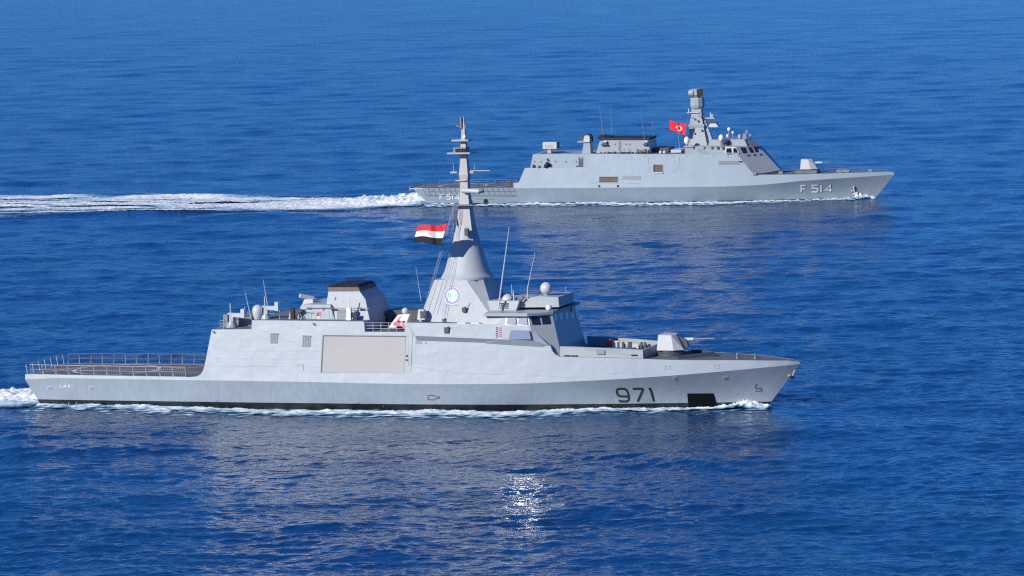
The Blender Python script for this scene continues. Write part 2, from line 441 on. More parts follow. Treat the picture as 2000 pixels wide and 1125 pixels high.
# windows: side, chamfer and front
def zz(x, y): return (780 + x / 4.0175, 420 + y / 4.0175)
def z9(x, y): return (920 + x / 7.03, 540 + y / 7.03)
fr = fplate(A, 'window_frame', WHITE, [z9(478, 540), z9(790, 540), z9(812, 672), z9(462, 672)], pls, .03)
for q in ([(512, 562), (618, 562), (622, 655), (492, 655)], [(660, 562), (768, 562), (782, 655), (650, 655)]):
    w_ = Vector((-.379, -.908, .180)); nw = Vector((w_.dot(A.u), w_.dot(A.v), w_.z)).normalized(); xm, ym = z9((q[0][0] + q[2][0]) / 2, (q[0][1] + q[2][1]) / 2)  # normal turned off the wall plane to mirror sunlight onto the water
    fplate(A, 'window', GLASSL, [z9(*p) for p in q], (A.onplane(xm, ym, *pls), nw), .14)
for q in ([(812, 545), (935, 545), (958, 665), (842, 665)], [(965, 545), (1080, 545), (1100, 655), (982, 660)]):
    fplate(A, 'window', GLASS, [z9(*p) for p in q], plf, .03)
for i in range(5):
    x = 1128 + i * 76; y = 515 - i * 9
    fplate(A, 'window', GLASS, [z9(x, y), z9(x + 46, y - 6), z9(x + 60, y + 82), z9(x + 16, y + 90)], plq, .03)
x_m, y_m = 1014, 654
sp_ = fplate(A, 'glint_reflector', GLOSSP, [(992, 645), (1034, 645.5), (1038, 663), (991, 663)], (A.onplane(x_m, y_m, *pls), nw), .16, .2)  # reflector added to throw the sun glint onto the water, no known ship part
# wing roof: slab with a chamfered corner
zr = oy(1004, 613, -8.2).z
r1 = oy(944, 612, -7.6); r2 = oy(1029.5, 614, -7.6); r3 = oy(1078, 607, -4.9)
rp = [(r1.x, -7.6), (r2.x, -7.6), (r3.x + .2, -5.0), (r3.x + .2, 5.0), (r2.x, 7.6), (r1.x, 7.6)]
rz = r2.z; n = 6
MB().add([(x, y, rz - .28) for x, y in rp] + [(x, y, rz + .12) for x, y in rp], [tuple(range(n))[::-1], tuple(range(n, 2*n))] + [(i, (i+1) % n, n+(i+1) % n, n+i) for i in range(n)]).build('bridge_roof', PAINT2, A.root, bevel=.04)
RZ = rz + .12
# inside of open bridge wing
MB().box(r1.x + 1.5, r2.x - 2, -6.4, 6.4, ZD_, rz - .3).build('wing_shelter', PAINT2, A.root)
# roof structures
MB().box(A.at(959, -4, RZ), A.at(1010, -4, RZ), -4.4, 4.4, RZ, RZ + 1.25, tx=-.4, ty=.2).build('roof_house', PAINT2, A.root, bevel=.04)
xx = A.at(987, -3.9, RZ + .7)
m_ = MB()
for i in range(3):
    for j in range(2): m_.box(xx - .55 + j * .6, xx - .1 + j * .6, -4.47, -4.2, RZ + .3 + i * .28, RZ + .4 + i * .28)
m_.build('vent_slats', DARKG, A.root)
MB().ball((A.at(992, -3, RZ + 1.2), -3, RZ + 1.25), .75).build('small_dome', OFFW, A.root, smooth=40)
q0 = A.at(1011, -4, RZ); q1 = A.at(1091, -4, RZ)
slab(A, [(1011.5, 601), (1027, 585), (1040, 580), (1054, 578.5), (1090.5, 580.5), (1092.5, 600)], 3.3, .05, RZ).build('radar_house', PAINT2, A.root, bevel=.04)
c = oy(1066.8, 563, -1.5)
rh = MB().ball(tuple(c), .78, sz=1.02).build('radome', OFFW, A.root, smooth=60)
MB().lathe((c.x, c.y, c.z - 1.5), [(.6, 0), (.28, .15), (.25, .9)], 12).build('radome_stand', PAINT2, rh).matrix_parent_inverse = Matrix()
MB().box(c.x - 1.6, c.x + 1.2, -2.6, 1.5, c.z - 1.6, c.z - 1.45).build('radome_platform', MIDG, A.root)
whip(A, 'whip_antenna', (973, 604), (994.5, 444), -5.0, -5.6, .12)
whip(A, 'whip_antenna', (1030.5, 563), (1047.5, 482), -1, -1.6, .06)
whip(A, 'antenna_post', (1030, 584), (1030.5, 558), -1, -1, .11)
whip(A, 'antenna_post', (1005, 602), (1002.5, 566), -3.6, -3.6, .13)
whip(A, 'antenna_post', (1001, 585), (999, 555), -1, -1, .08)
whip(A, 'antenna_post', (1105, 592), (1105, 559), 3, 3, .05)
p = oy(1114, 592, 3)
MB().box(p.x - 1, p.x + .9, 2.2, 4.4, p.z - .2, p.z).tube([(p.x, 3, p.z - 1.6), (p.x, 3, p.z)], .2).build('antenna_platform', MIDG, A.root)
m_ = MB(); m_.tube([oy(1000, 577, -2), oy(1024, 580, -2), oy(1050, 580, -2)], .06, 5); m_.tube([oy(1000, 582, -2), oy(1030, 584, -2)], .05, 5); m_.tube([oy(1013, 598, -3.4), oy(1027, 583, -3.4)], .13)
m_.build('cable_run', MIDG, A.root)
MB().ball(tuple(oy(1072, 601, -5)), .42).build('search_light', WHITE, A.root, smooth=50)

# mast base, cone and tower
b0, b1 = oy(817, 632, -5.3), oy(970, 632, -5.3)
t0, t1, t2 = oy(848, 546, -3.3), oy(911, 548, -3.3), oy(945.5, 545, -1.5)
zt = (t0.z + t1.z) / 2
pts = [b0, b1, Vector((b0.x, -5.3, b0.z - .5)), Vector((b1.x, -5.3, b0.z - .5))]
pts = [Vector((b0.x, -5.3, ZD_ - .2)), Vector((b1.x, -5.3, ZD_ - .2)), Vector((t0.x, -3.3, zt)), Vector((t1.x, -3.3, zt)), Vector((t2.x, -1.9, zt))]
MB().hull(mirror_pts(pts)).build('mast_base', CONEP, A.root)
MPL = facing(A, plane3(pts[0], pts[1], pts[2]))
cx = (t0.x + t2.x) / 2 + .35
def ax(py): return A.px((cx, 0, zt))[0]
cz = lambda py: oy(905, py, 0).z
prof = [(3.34, zt - .05), (3.34, zt + .25), (3.26, zt + .32)]
for py, rp in ((530, 46), (515, 41), (500, 36.5), (485, 31.5), (470, 27), (455, 23.5), (442, 18), (430, 12)): prof.append((rp / 15.55, cz(py)))
CONE = prof
MB().lathe((cx, 0, 0), prof, 40).build('mast_cone', CONEP, A.root, smooth=25)
# square mast tower: sections (py, left px, edge px, right px)
def sect(py, hw, lean=0):
    z = cz(py); return [(cx + lean - hw, -hw, z), (cx + lean + hw, -hw, z), (cx + lean + hw, hw, z), (cx + lean - hw, hw, z)]
tower = [(480, 1.4), (452, 1.12), (421, .84), (378, .55), (352, .50), (341, .60), (336, .56), (300, .36), (288, .36), (274, .31), (270, .27), (250, .20), (228, .13)]
mb = MB(); v = []
for py, hw in tower: v += sect(py, hw)
fs = [(i*4+k, i*4+(k+1) % 4, (i+1)*4+(k+1) % 4, (i+1)*4+k) for i in range(len(tower)-1) for k in range(4)]
fs += [(3, 2, 1, 0), tuple(range(len(v)-4, len(v)))]
mb.add(v, fs).build('mast_tower', WARM, A.root)
def plat(name, py, x0, x1, w, th, m=WARM):
    z = cz(py); return MB().box(A.at(x0, 0, z), A.at(x1, 0, z), -w, w, z - th / 2, z + th / 2).build(name, m, A.root)
plat('mast_platform', 298, 880, 924, 1.5, .18); plat('mast_platform', 273.5, 886, 918.5, 1.0, .18)
plat('sensor_ring', 292, 889, 913, .8, .6, MIDG)
m_ = MB()
for px in (891, 896, 901, 906): z = cz(291); x = A.at(px, -.9, z); m_.box(x-.12, x+.12, -.95, -.75, z-.3, z+.1)
m_.build_split('sensor_window', BLACK, A.root)
plat('signal_yard', 336.5, 880.5, 893, .22, .2); plat('signal_yard', 336.5, 913, 926, .25, .22); plat('signal_yard', 333.5, 912, 957, .12, .1)
plat('mast_platform', 399, 888, 930, 1.6, .12, MIDG)
p, q, r_ = oy(903, 372, -1.0), oy(936, 374, -1.0), oy(945, 371.5, -1)
MB().tube([p, q], .30, 10).build('radar_arm', OFFW, A.root, smooth=40); MB().tube([q, q.lerp(r_, .9)], .26, 8).build('radar_arm_tip', DARKG, A.root)
m_ = MB(); m_.tube([oy(891, 247, -.2), oy(910, 247, -.2)], .06, 5); m_.tube([oy(892, 247, -.2), oy(892, 243, -.2)], .06, 5); m_.tube([oy(909, 251, -.2), oy(909, 243, -.2)], .08, 5)
m_.tube([oy(900.5, 251, -.3), oy(900.5, 228, -.3)], .14, 6)
m_.build('mast_head_sensor', MIDG, A.root)
MB().ball(tuple(oy(907.5, 267, -.4)), .2).build('mast_lamp', WHITE, A.root, smooth=40)
whip(A, 'whip_antenna', (886.5, 335), (884.5, 316), 0, 0, .04); whip(A, 'whip_antenna', (927, 331), (927, 318), 0, 0, .03)
plat('mast_ledge', 352, 893, 913, .75, .12, WARM)
MB().tube([oy(888.5, 399, -1.2), oy(887, 420, -1.2), oy(891, 440, -1.3)], .1, 5).build('cable_pipe', DARKG, A.root)
MB().cbox(tuple(oy(912, 460, -1.9)), (.5, .5, .9)).build('junction_box', DARKG, A.root)
# halyards
H0, H1 = oy(887, 399, -1.6), oy(830, 604, -6.0)
HOF = lambda py: -1.6 + (py - 399) / 205 * -4.4
for dx, dy, yo in ((0, 0, 0), (-3, 0, .6), (3, 2, -.3)):
    MB().tube([H0 + Vector((dx / 15, yo, 0)), H1 + Vector((dx / 8, yo, 0))], .022, 4).build('halyard', MIDG, A.root)
for x0, x1 in ((888, 862), (890, 867)):
    MB().tube([oy(x0, 400, -1.5), oy(x1, 632, -5.6)], .02, 4).build('halyard', MIDG, A.root)

# emblem on the mast base
def ell(cx_, cy_, rx, ry, n=28, a0=0): return [(cx_ + rx * math.cos(a0 + 2*math.pi*i/n), cy_ + ry * math.sin(a0 + 2*math.pi*i/n)) for i in range(n)]
ec = (883.5, 577.5)
em = fplate(A, 'emblem', YELLOW, ell(*ec, 16.8, 18), MPL, .03)
fplate(A, 'emblem_ring', BLUEP, ell(*ec, 15.0, 16.2), MPL, .045, .06, em)
fplate(A, 'emblem_disc', CYANP, ell(*ec, 11.8, 12.8), MPL, .06, .06, em)
for pl_ in ([(882, 566), (885, 566), (885, 586), (882, 586)], [(876, 570), (891, 570), (891, 572), (876, 572)], [(875, 580), (879, 585), (888, 585), (892, 580), (890, 588), (884, 591), (877, 588)]):
    fplate(A, 'emblem_anchor', WHITE, pl_, MPL, .075, .05, em)
m_ = MB()
for i in range(11):
    t = math.pi * (1.15 + .07 * i); x_, y_ = ec[0] + 18.5 * math.cos(t), ec[1] + 19.5 * math.sin(t)
for i in range(6): fplate(A, '', PINKP, [(871 + i*4.3, 595.5), (874 + i*4.3, 595.5), (874 + i*4.3, 597.5), (871 + i*4.3, 597.5)], MPL, .04, .05, None, m_, False)
for i in range(5): fplate(A, '', PINKP, [(878 + i*2.4, 559.2), (879.6 + i*2.4, 559.2), (879.6 + i*2.4, 561), (878 + i*2.4, 561)], MPL, .05, .05, None, m_, False)
m_.build_split('emblem_letter', PINKP, em)
# small fittings on and around the mast base
for (px_, py_, yo, s_) in ((868, 627, -6.3, .45), (906.5, 605, -4.9, .5), (872.5, 645, -7.6, .6), (956, 626, -6.3, .5), (818, 652 - 18, -7.2, .35), (928, 551, -2.6, .3)):
    p = oy(px_, py_, yo); b_ = MB().cbox((p.x, p.y, p.z - s_*.6), (s_, .3, s_*1.2)); b_.tube([(p.x - s_*.4, p.y, p.z + s_*.3), (p.x + s_*.6, p.y - .2, p.z + s_*.8)], .07, 5); b_.build('deck_fitting', DARKG, A.root)
MB().tube([oy(906.5, 602, -5), oy(913, 588, -4.8)], .04, 4).build('fitting_aerial', OFFW, A.root)
for x0_, x1_ in ((893, 909), (920, 936)): p, q = oy(x0_, 631, -7.2), oy(x1_, 632, -7.2); MB().box(p.x, q.x, -7.3, -7.0, p.z - .22, p.z + .06).build('signal_locker', WHITE, A.root)
MB().tube([oy(939, 631, -7), oy(968, 632, -7)], .08, 5).build('pipe_rail', REDP, A.root)
p = oy(824, 610, -5.6); MB().cbox((p.x, p.y, p.z - .9), (1.0, 1.0, 1.3), tx=.15, ty=.1).build('navigation_light_screen', OFFW, A.root)
MB().cbox((p.x + .2, p.y - .52, p.z - .7), (.5, .06, .9)).build('navigation_light', DARKG, A.root)
whip(A, 'whip_antenna', (822.5, 588), (812, 520), -4, -4, .04)
# signal-mark columns under the bridge window
m_ = MB()
for i in range(6):
    plate(A, '', DARKG, [(968.5, 639 + i*3.6), (971.5, 639 + i*3.6), (971.5, 640.6 + i*3.6), (968.5, 640.6 + i*3.6)], oup, .05, .05, None, m_, False)
m_.build_split('mission_mark', DARKG, A.root)
m_ = MB()
for i in range(5): plate(A, '', PINKP, [(974, 639 + i*4), (979, 639 + i*4), (979, 641.4 + i*4), (974, 641.4 + i*4)], oup, .05, .05, None, m_, False)
m_.build_split('mission_mark', PINKP, A.root)

# aft radar deck, guns, radome, whips
def gunmount(px, y, z, k=1.0, name='gun_mount'):
    x = A.at(px, y, z)
    g = MB().lathe((x, y, z), [(.75*k, 0), (.55*k, .5*k), (.45*k, .8*k)], 14).cbox((x, y, z + .8*k), (.9*k, .9*k, 1.1*k), tx=.1, ty=.1).build(name, PAINT2, A.root)
    MB().cbox((x + 1.0*k, y - .1, z + 1.35*k), (1.3*k, .6*k, .5*k)).cbox((x + 1.75*k, y - .1, z + 1.25*k), (.5*k, .8*k, 1.15*k)).build('sight_head', OFFW, g)
    MB().cbox((x - .55*k, y - .5*k, z + .8*k), (.6*k, .3*k, .9*k)).build('ammunition_box', MIDG, g)
    MB().tube([(x - .2*k, y, z + 1.7*k), (x - 1.5*k, y + .8*k, z + 1.8*k)], .07*k, 6).build('gun_barrel', DARKG, g)
    MB().tube([(x - .1, y + .1, z + 1.9*k), (x - .1, y + .1, z + 3.1*k)], .08*k, 6).build('gun_aerial', OFFW, g)
gunmount(452, -4.2, ZA); 
gunmount(519, -4.6, ZB - .1, .95, 'director_mount')
x = A.at(504, -4.8, ZB)
MB().lathe((x, -4.8, ZB - .05), [(.5, 0), (.62, .35), (.75, .9), (.72, 1.35), (.52, 1.7), (.2, 1.85), (.02, 1.88)], 20).build('satellite_dome', OFFW, A.root, smooth=50)
whip(A, 'whip_antenna', (491, 624), (478, 568), -5.5, -6, .07); whip(A, 'whip_antenna', (523, 600), (514, 546), 3, 3, .06)
whip(A, 'antenna_post', (478.5, 636), (478, 599), -2, -2, .12); whip(A, 'antenna_post', (546, 626), (545.5, 613), -5, -5, .05)
mb = MB()
rail([A.P3(437, 640, -4.5), A.P3(445, 634, 4)], 1.1, 1.8, 2, mb=mb)
x0, x1 = A.at(437, -5, ZA), A.at(489, -5, ZA)
rail([(x0, -6.3, ZA), (x0 + .5, -6.3, ZA)], 1.1, 1.6, 3, mb=mb); rail([(x0, 6.0, ZA), (x1, 6.0, ZA)], 1.1, 1.6, 3, mb=mb); rail([(x0, -6.3, ZA), (x0, 6.0, ZA)], 1.1, 2, 3, mb=mb)
mb.build('guard_rail', OFFW, A.root)
MB().box(A.at(463, -2.5, ZA), A.at(491, -2.5, ZA), -2.5, 3.5, ZA, ZA + 1.15).build('deck_locker', MIDG, A.root)
# aft deckhouse with search radar, funnel
slab(A, [(577, 627), (588, 596), (600, 594.5), (645, 595), (655, 629)], 4.6, .10, ZB).build('aft_deckhouse', PAINT, A.root, bevel=.04)
hs = lambda X, Z: -(4.6 - (Z - ZB) * .10)
zt2 = A.map(598, 595, hs).z
slab(A, [(589, 597), (594, 584.5), (611, 584.5), (612, 598)], 2.4, .1, zt2 - .4, far=-.6).build('radar_pedestal', OFFW, A.root, bevel=.05)
p, q = oy(585.5, 577.5, -2.1), oy(612.5, 583.5, -.9)
rb = MB(); d = (q - p); rb.tube([p, q], .30, 6); rb.build('radar_bar', OFFW, A.root)
MB().tube([p.lerp(q, .6) - Vector((0, 0, .9)), p.lerp(q, .6)], .2, 8).build('radar_neck', MIDG, A.root)
# funnel as a tapered body
def fun(pxs): return [oy(x, y, o) for x, y, o in pxs]
FL = fun([(632, 630, -4.62), (641.5, 569, -3.3), (702, 568.5, -3.3), (713.5, 584, -3.6), (723, 630, -4.62)])
FB = [Vector((p.x, p.y, p.z)) for p in FL]
n = len(FB); V = [tuple(p) for p in FB] + [(p.x, -p.y, p.z) for p in FB]
fb = MB().add(V, [tuple(range(n)), tuple(range(n, 2*n))[::-1]] + [(i, (i+1) % n, n+(i+1) % n, n+i) for i in range(n)]).build('funnel', CONEP, A.root)
CL = fun([(640.5, 569.2, -3.35), (640, 561, -3.2), (700, 561, -3.2), (703, 568.8, -3.35)])
zc = CL[1].z; V = []
for p in CL: V.append((p.x, p.y, p.z))
V += [(p[0], -p[1], p[2]) for p in V[:4]]
cap = MB().add(V, [(0, 1, 2, 3), (7, 6, 5, 4), (0, 4, 5, 1), (2, 6, 7, 3), (0, 3, 7, 4)])
cap.build('funnel_cap', SOOTB, A.root)
x0, x1 = CL[1].x - .05, CL[2].x + .05
MB().hull([(x0, -3.2, zc), (x1, -3.2, zc), (x0, 3.2, zc), (x1, 3.2, zc), (x0 + .6, -2.6, zc + .35), (x1 - .3, -2.6, zc + .35), (x0 + .6, 2.6, zc + .35), (x1 - .3, 2.6, zc + .35)]).build('exhaust_hood', SOOT, A.root)
fo = lambda X, Z: -(4.62 - (Z - FL[0].z) / (FL[1].z - FL[0].z) * 1.32)
def z2(x, y): return (600 + x / 8.04, 530 + y / 8.04)
hl = lambda X, Z: min(hs(X, Z), fo(X, Z))
plate(A, 'deckhouse_door', VENT, [z2(470, 620), z2(612, 620), z2(612, 780), z2(465, 780)], hl, .03)
plate(A, 'door_header', MIDG, [z2(470, 618), z2(612, 618), z2(612, 645), z2(470, 645)], hl, .06)
bd = plate(A, 'painted_badge', REDP, [z2(150, 640), z2(215, 635), z2(218, 700), z2(150, 700)], hl, .04)
plate(A, 'badge_foot', YELLOW, [z2(158, 702), z2(205, 702), z2(195, 760), z2(170, 760)], hl, .04, .06, bd)
plate(A, 'badge_panel', DARKG, [z2(152, 660), z2(180, 660), z2(180, 698), z2(152, 698)], hl, .07, .06, bd)
for x in (390, 340, 10, 60): plate(A, 'door_seam', VENT, [z2(x, 650), z2(x + 5, 650), z2(x + 5, 780), z2(x, 780)], hl, .03)
MB().tube([A.map(600, 601.5, hl) + Vector((0, -.15, 0)), A.map(660, 601.5, hl) + Vector((0, -.15, 0)), A.map(722, 602.5, hl) + Vector((0, -.15, 0))], .05, 5).build('hand_rail', MIDG, A.root)
for x in (604, 649, 702): plate(A, 'hand_rail_bracket', DARKG, [(x - 4, 600.5), (x + 5, 600.5), (x + 5, 603), (x - 4, 603)], hl, .2, .2)
for x, y in ((655, 583), (632, 603)): plate(A, 'funnel_fitting', DARKG, [(x - 1, y - 3), (x + 1.2, y - 3), (x + 1.2, y + 3), (x - 1, y + 3)], (fo if x > 640 else hl), .08)
# white davit with base near funnel
p = oy(682, 622, -5.4); MB().cbox((p.x, p.y, p.z - .2), (.6, .5, 1.6)).tube([(p.x, p.y, p.z + 1.3), (p.x, p.y, p.z + 2.8)], .08).tube([(p.x, p.y, ZB), (p.x - .5, p.y, p.z)], .1).tube([(p.x, p.y, ZB), (p.x + .5, p.y, p.z)], .1).build('davit', WHITE, A.root)
m_ = MB()
for i in range(3): p = oy(689 + i*3.6, 626, -5.3); m_.lathe((p.x, p.y, p.z - .1), [(.14, 0), (.14, 1.0), (.05, 1.2)], 8)
m_.build_split('gas_bottle', DARKG, A.root)
# machine gun and gear at the front of the aft deckhouse
p = oy(585, 622, -5.0); g = MB().tube([(p.x, p.y, ZB), (p.x, p.y, ZB + 1.0)], .1, 6).tube([(p.x + .6, p.y, ZB), (p.x, p.y, ZB + .9)], .07, 5).tube([(p.x - .6, p.y, ZB), (p.x, p.y, ZB + .9)], .07, 5).cbox((p.x, p.y, ZB + .9), (.8, .35, .4))
g.tube([(p.x, p.y, ZB + 1.1), (p.x + 1.3, p.y - .6, ZB + 1.35)], .05, 6).build('machine_gun', DARKG, A.root)
p = oy(572, 618, -4.8); MB().cbox((p.x, p.y, ZB), (.5, .6, 1.45)).build('ready_locker', BLACK, A.root)
MB().hull([(p.x - .6, p.y, ZB), (p.x - .2, p.y, ZB), (p.x - .3, p.y, ZB + 1.4), (p.x - .6, p.y + .5, ZB), (p.x - .2, p.y + .5, ZB)]).build('shield_plate', OFFW, A.root)
# midships gap: rails, launcher board, rafts
mb = MB(); xa, xb = A.at(713, -6.6, ZC), A.at(790, -6.6, ZC)
rail([(xa, -6.5, ZC), (xb, -6.5, ZC)], 1.1, 1.0, 3, mb=mb); mb.build('guard_rail', OFFW, A.root); mb = MB(); rail([(xa, 6.4, ZC), (xb, 6.4, ZC)], 1.1, 1.6, 3, mb=mb)
mb.build('guard_rail', OFFW, A.root)
MB().box(xa + .3, xb - .3, 1.2, 5.0, ZC, ZC + 1.9).build('boat_cradle', DARKG, A.root)
p = oy(718, 640, -5.4); MB().lathe((p.x, p.y, ZC + .5), [(.1, -.7), (.4, -.6), (.42, 0), (.42, .6), (.1, .7)], 12, axis='y').build('life_raft_canister', OFFW, A.root, smooth=40)
bp = [oy(x, y, o) for x, y, o in ((758, 640, -5.2), (777, 615, -4.0), (800, 613.5, -4.0), (790, 640, -5.2))]
pb = MB(); pb.add([tuple(p) for p in bp] + [(p.x + .15, p.y + .5, p.z) for p in bp], [(0, 1, 2, 3), (7, 6, 5, 4), (0, 4, 5, 1), (1, 5, 6, 2), (2, 6, 7, 3), (3, 7, 4, 0)])
la = pb.build('tilted_launcher_cover', WHITE, A.root); lp = facing(A, plane3(bp[0], bp[1], bp[3]))
fplate(A, 'red_cover_patch', REDP, [(769, 637), (768, 630), (773, 628), (776, 625), (781, 619), (787, 617), (790, 622), (794, 624), (791, 631), (789.5, 639.5)], lp, .03, .03, la)
for q in ([(777, 627), (780.5, 626.5), (781, 630), (778, 630.5)], [(787, 628.5), (790.5, 627), (790, 630), (787.5, 630.5)], [(773, 639), (780, 637), (787, 639.5), (786, 641.5), (774, 641.5)]): fplate(A, 'hinge_block', BLACK, q, lp, .07, .05, la)
for q in ([(781, 622), (786, 621), (784, 625), (781, 625)], [(783, 632), (787, 632.5), (785, 635), (782, 635)]): fplate(A, 'cover_strap', WHITE, q, lp, .06, .04, la)
MB().ball(tuple(oy(791.5, 607.5, -3.6)), .45).tube([oy(791.5, 613, -3.6), oy(791.5, 608, -3.6)], .3).build('small_dome', OFFW, A.root, smooth=50)
# boat bay curtain with frame, vents, seams, small openings
plate(A, 'bay_frame', PAINT2, [(627, 651), (797, 652), (797, 731), (624, 730)], ow, .02, .1)
plate(A, 'bay_edge', DARKG, [(630.5, 655), (632.5, 655), (629, 727.5), (626.5, 727.5)], ow, .05, .05)
plate(A, 'bay_edge', DARKG, [(631, 654.5), (793.5, 656), (793.5, 658), (631, 656.5)], ow, .06, .05)
plate(A, 'boat_bay_curtain', BEIGE, [(633, 657), (792.5, 658.5), (790, 728.5), (629.8, 727.3)], ow, .055, .04)
for (x, y) in ((794.6, 695), (794.2, 703)): plate(A, 'bay_fitting', BLACK, [(x - 1.3, y - 1.6), (x + 1.3, y - 1.6), (x + 1.3, y + 1.6), (x - 1.3, y + 1.6)], ow, .12, .1)
plate(A, 'wall_seam', MIDG, [(806, 632), (807, 632), (802.5, 728), (801.5, 728)], ow, .02, .03)
for q in ([(528.5, 651), (543.5, 651.5), (542.5, 671), (527.5, 670.5)], [(591.5, 655), (607.5, 656), (606.5, 678), (590, 677.5)]):
    v_ = plate(A, 'air_vent', VENT, q, ow, .03); m_ = MB()
    for i in range(5):
        t = (i + .5) / 5; xa = q[0][0] + (q[1][0] - q[0][0]) * t
        plate(A, '', MIDG, [(xa - .35, q[0][1] + 2), (xa + .35, q[0][1] + 2), (xa - .65, q[2][1] - 1.5), (xa - 1.35, q[2][1] - 1.5)], ow, .06, .04, None, m_, False)
    m_.build('vent_slats', MIDG, v_)
    plate(A, 'vent_hood', MIDG, [(q[0][0], q[0][1] - .5), (q[1][0], q[1][1] - .5), (q[1][0], q[1][1] + 1.8), (q[0][0], q[0][1] + 1.8)], ow, .12, .1, v_)
for x, y in ((418, 649), (614, 633.5)): plate(A, 'fairlead', DARKG, [(x - 4, y - 3), (x + 1, y - 2.5), (x + 4, y + 2.5), (x - .5, y + 1.8)], ow, .1, .1)
plate(A, 'wall_grille', VENT, [(811, 666), (824, 666.5), (824, 671), (811, 670.5)], ow, .03); plate(A, 'wall_grille', VENT, [(830, 668), (834, 668), (834, 671), (830, 671)], ow, .03)
for y_ in (665, 685, 700, 715): strokes(A, 'plate_seam', PAINT2, [[(420, y_), (520, y_ + .6), (622, y_ + 1.4)]], .45, ow, .015)
strokes(A, 'access_panel', VENT, [[(577, 712), (593, 712.5), (592.5, 724)]], .6, ow)
strokes(A, 'hull_seam', HULLM, [[(803, 716), (850, 723), (900, 728), (960, 731), (1050, 733), (1120, 738)], [(1120, 737), (1200, 729), (1280, 720)]], .7, ow, .02)
for x, y in ((1305, 718), (1402, 716)): strokes(A, 'panel_mark', VENT, [[(x - 6, y - 3), (x + 4, y - 3), (x + 4, y + 3), (x - 6, y + 3), (x - 6, y - 3)]], .6, ow)

# lettering and marks on the lower hull
ol = A.offL
def Z5(x, y): return (1120 + x / 4.167, 600 + y / 4.167)
nine = [(455, 726), (376, 724), (356, 708), (350, 690), (358, 668), (378, 662), (425, 663), (441, 678), (448, 700), (455, 726), (456, 745), (445, 766), (380, 766), (371, 748)]
nine = [(452, 727), (385, 726), (364, 716), (353, 695), (355, 672), (372, 664), (415, 664), (434, 674), (445, 700), (452, 727), (453, 752), (440, 766), (385, 767), (372, 757)]
seven = [(483, 664), (560, 664), (566, 672), (523, 768)]
one = [(612, 664), (626, 664), (656, 768)]
for l in (nine, seven, one): strokes(A, 'hull_digit', BLACK, [[Z5(*p) for p in l]], 4.1, ol, .04)
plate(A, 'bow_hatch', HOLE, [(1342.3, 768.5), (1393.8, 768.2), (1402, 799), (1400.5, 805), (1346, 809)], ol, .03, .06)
for x, y, r_ in ((1318.5, 739, 5.4), (1416.8, 738, 6), (97, 757.5, 5.2), (178.5, 758, 5.2)):
    fl = plate(A, 'mooring_port', OFFW, ell(x, y, r_, 4.2, 18), ol, .05); plate(A, 'port_shutter', VENT, ell(x, y + .3, r_ - 1.6, 2.8, 18), ol, .09, .06, fl)
strokes(A, 'hull_symbol', DARKG, [[(1478, 749.5), (1474.5, 757.5), (1476, 759), (1486, 757.5), (1488, 761.5), (1486, 763.5), (1475, 763.5)]], 1.3, ol, .05)
strokes(A, 'hull_symbol', DARKG, [[(836, 772), (849, 772.5), (852, 775), (858, 775), (858, 778), (852, 778), (849, 781), (836, 780.5), (836, 771.5)]], 1.1, ol, .05)
# ship's name in small white Arabic letters at the stern
ar = [[(115, 756), (118.5, 756), (118.5, 751)], [(120.5, 756), (126, 756), (127, 753.5), (124, 753)], [(128, 750.5), (128, 756)], [(130, 756), (134, 756), (135, 752.5), (132, 752.5)], [(136.5, 750), (136.5, 756), (139, 756)], [(141, 750), (141, 756)]]
strokes(A, 'stern_name', WHITE, ar, 1.2, ol, .04)
strokes(A, 'draught_marks', WHITE, [[(134.5, 786), (134.5, 791)], [(149, 785.5), (149, 788)], [(1197, 797), (1198, 800)], [(1198, 803), (1199, 807)]], .8, ol, .04)
m_ = MB()
for x, y in ((425, 783), (850, 790), (700, 788)): plate(A, '', DARKG, ell(x, y, 1.3, 1.1, 8), ol, .04, .04, None, m_, False)
m_.build_split('hull_outlet', DARKG, A.root)
# anchor hanging at the stem
p = A.map(1549, 727, ol); p = oy(1548, 729, 0)
MB().tube([oy(1553, 722, 0), oy(1547, 738, -.1)], .14).tube([oy(1541, 733, -.7), oy(1546, 739, -.2), oy(1550, 736, .6)], .2).build('anchor', VENT, A.root)


# flight deck: markings and guard frames
fd = lambda px, py: A.onplane(px, py, Vector((0, 0, A.ZD(8) + .012)), Vector((0, 0, 1)))
def dstroke(name, lines, w, lift=0.02):
    mb = MB()
    for ln in lines:
        ps = [Vector(p) for p in ln]; n = len(ps); l = []; r = []
        for i in range(n):
            t = (ps[min(i+1, n-1)] - ps[max(i-1, 0)]).normalized(); nn = Vector((-t.y, t.x)) * w / 2
            l.append(ps[i] + nn); r.append(ps[i] - nn)
        z = lambda q: A.ZD(q.x) + lift
        mb.add([(q.x, q.y, z(q)) for q in l + r], [(i, i+1, n+i+1, n+i) for i in range(n-1)])
    return mb.build(name, MARK, A.root)
xc = A.at(228, 0, A.ZD(10)); x_s = A.kx[0]
dstroke('deck_marking', [[(xc + 5.6*math.cos(t*math.pi/24), 5.6*math.sin(t*math.pi/24)) for t in range(49)]], .45)
dstroke('deck_marking', [[(xc - 9.5, -5.6), (xc - 7, 0), (xc - 4, 5.8), (xc + 11, 6.0)]], .3, .03)
dstroke('deck_marking', [[(xc + 2, -6.2), (xc + 7, 0), (xc + 12, 5.5)], [(xc + 11, -2.5), (xc + 12.5, -2.5)]], .3, .04)
dstroke('deck_marking', [[(xc - 10, 0), (xc + 11, 0)]], .2, .035)
xk = A.kx[0]
def dk(x, s_): return (x, s_ * (A.hbwall(x, A.ZD(x)) - .1), A.ZD(x))
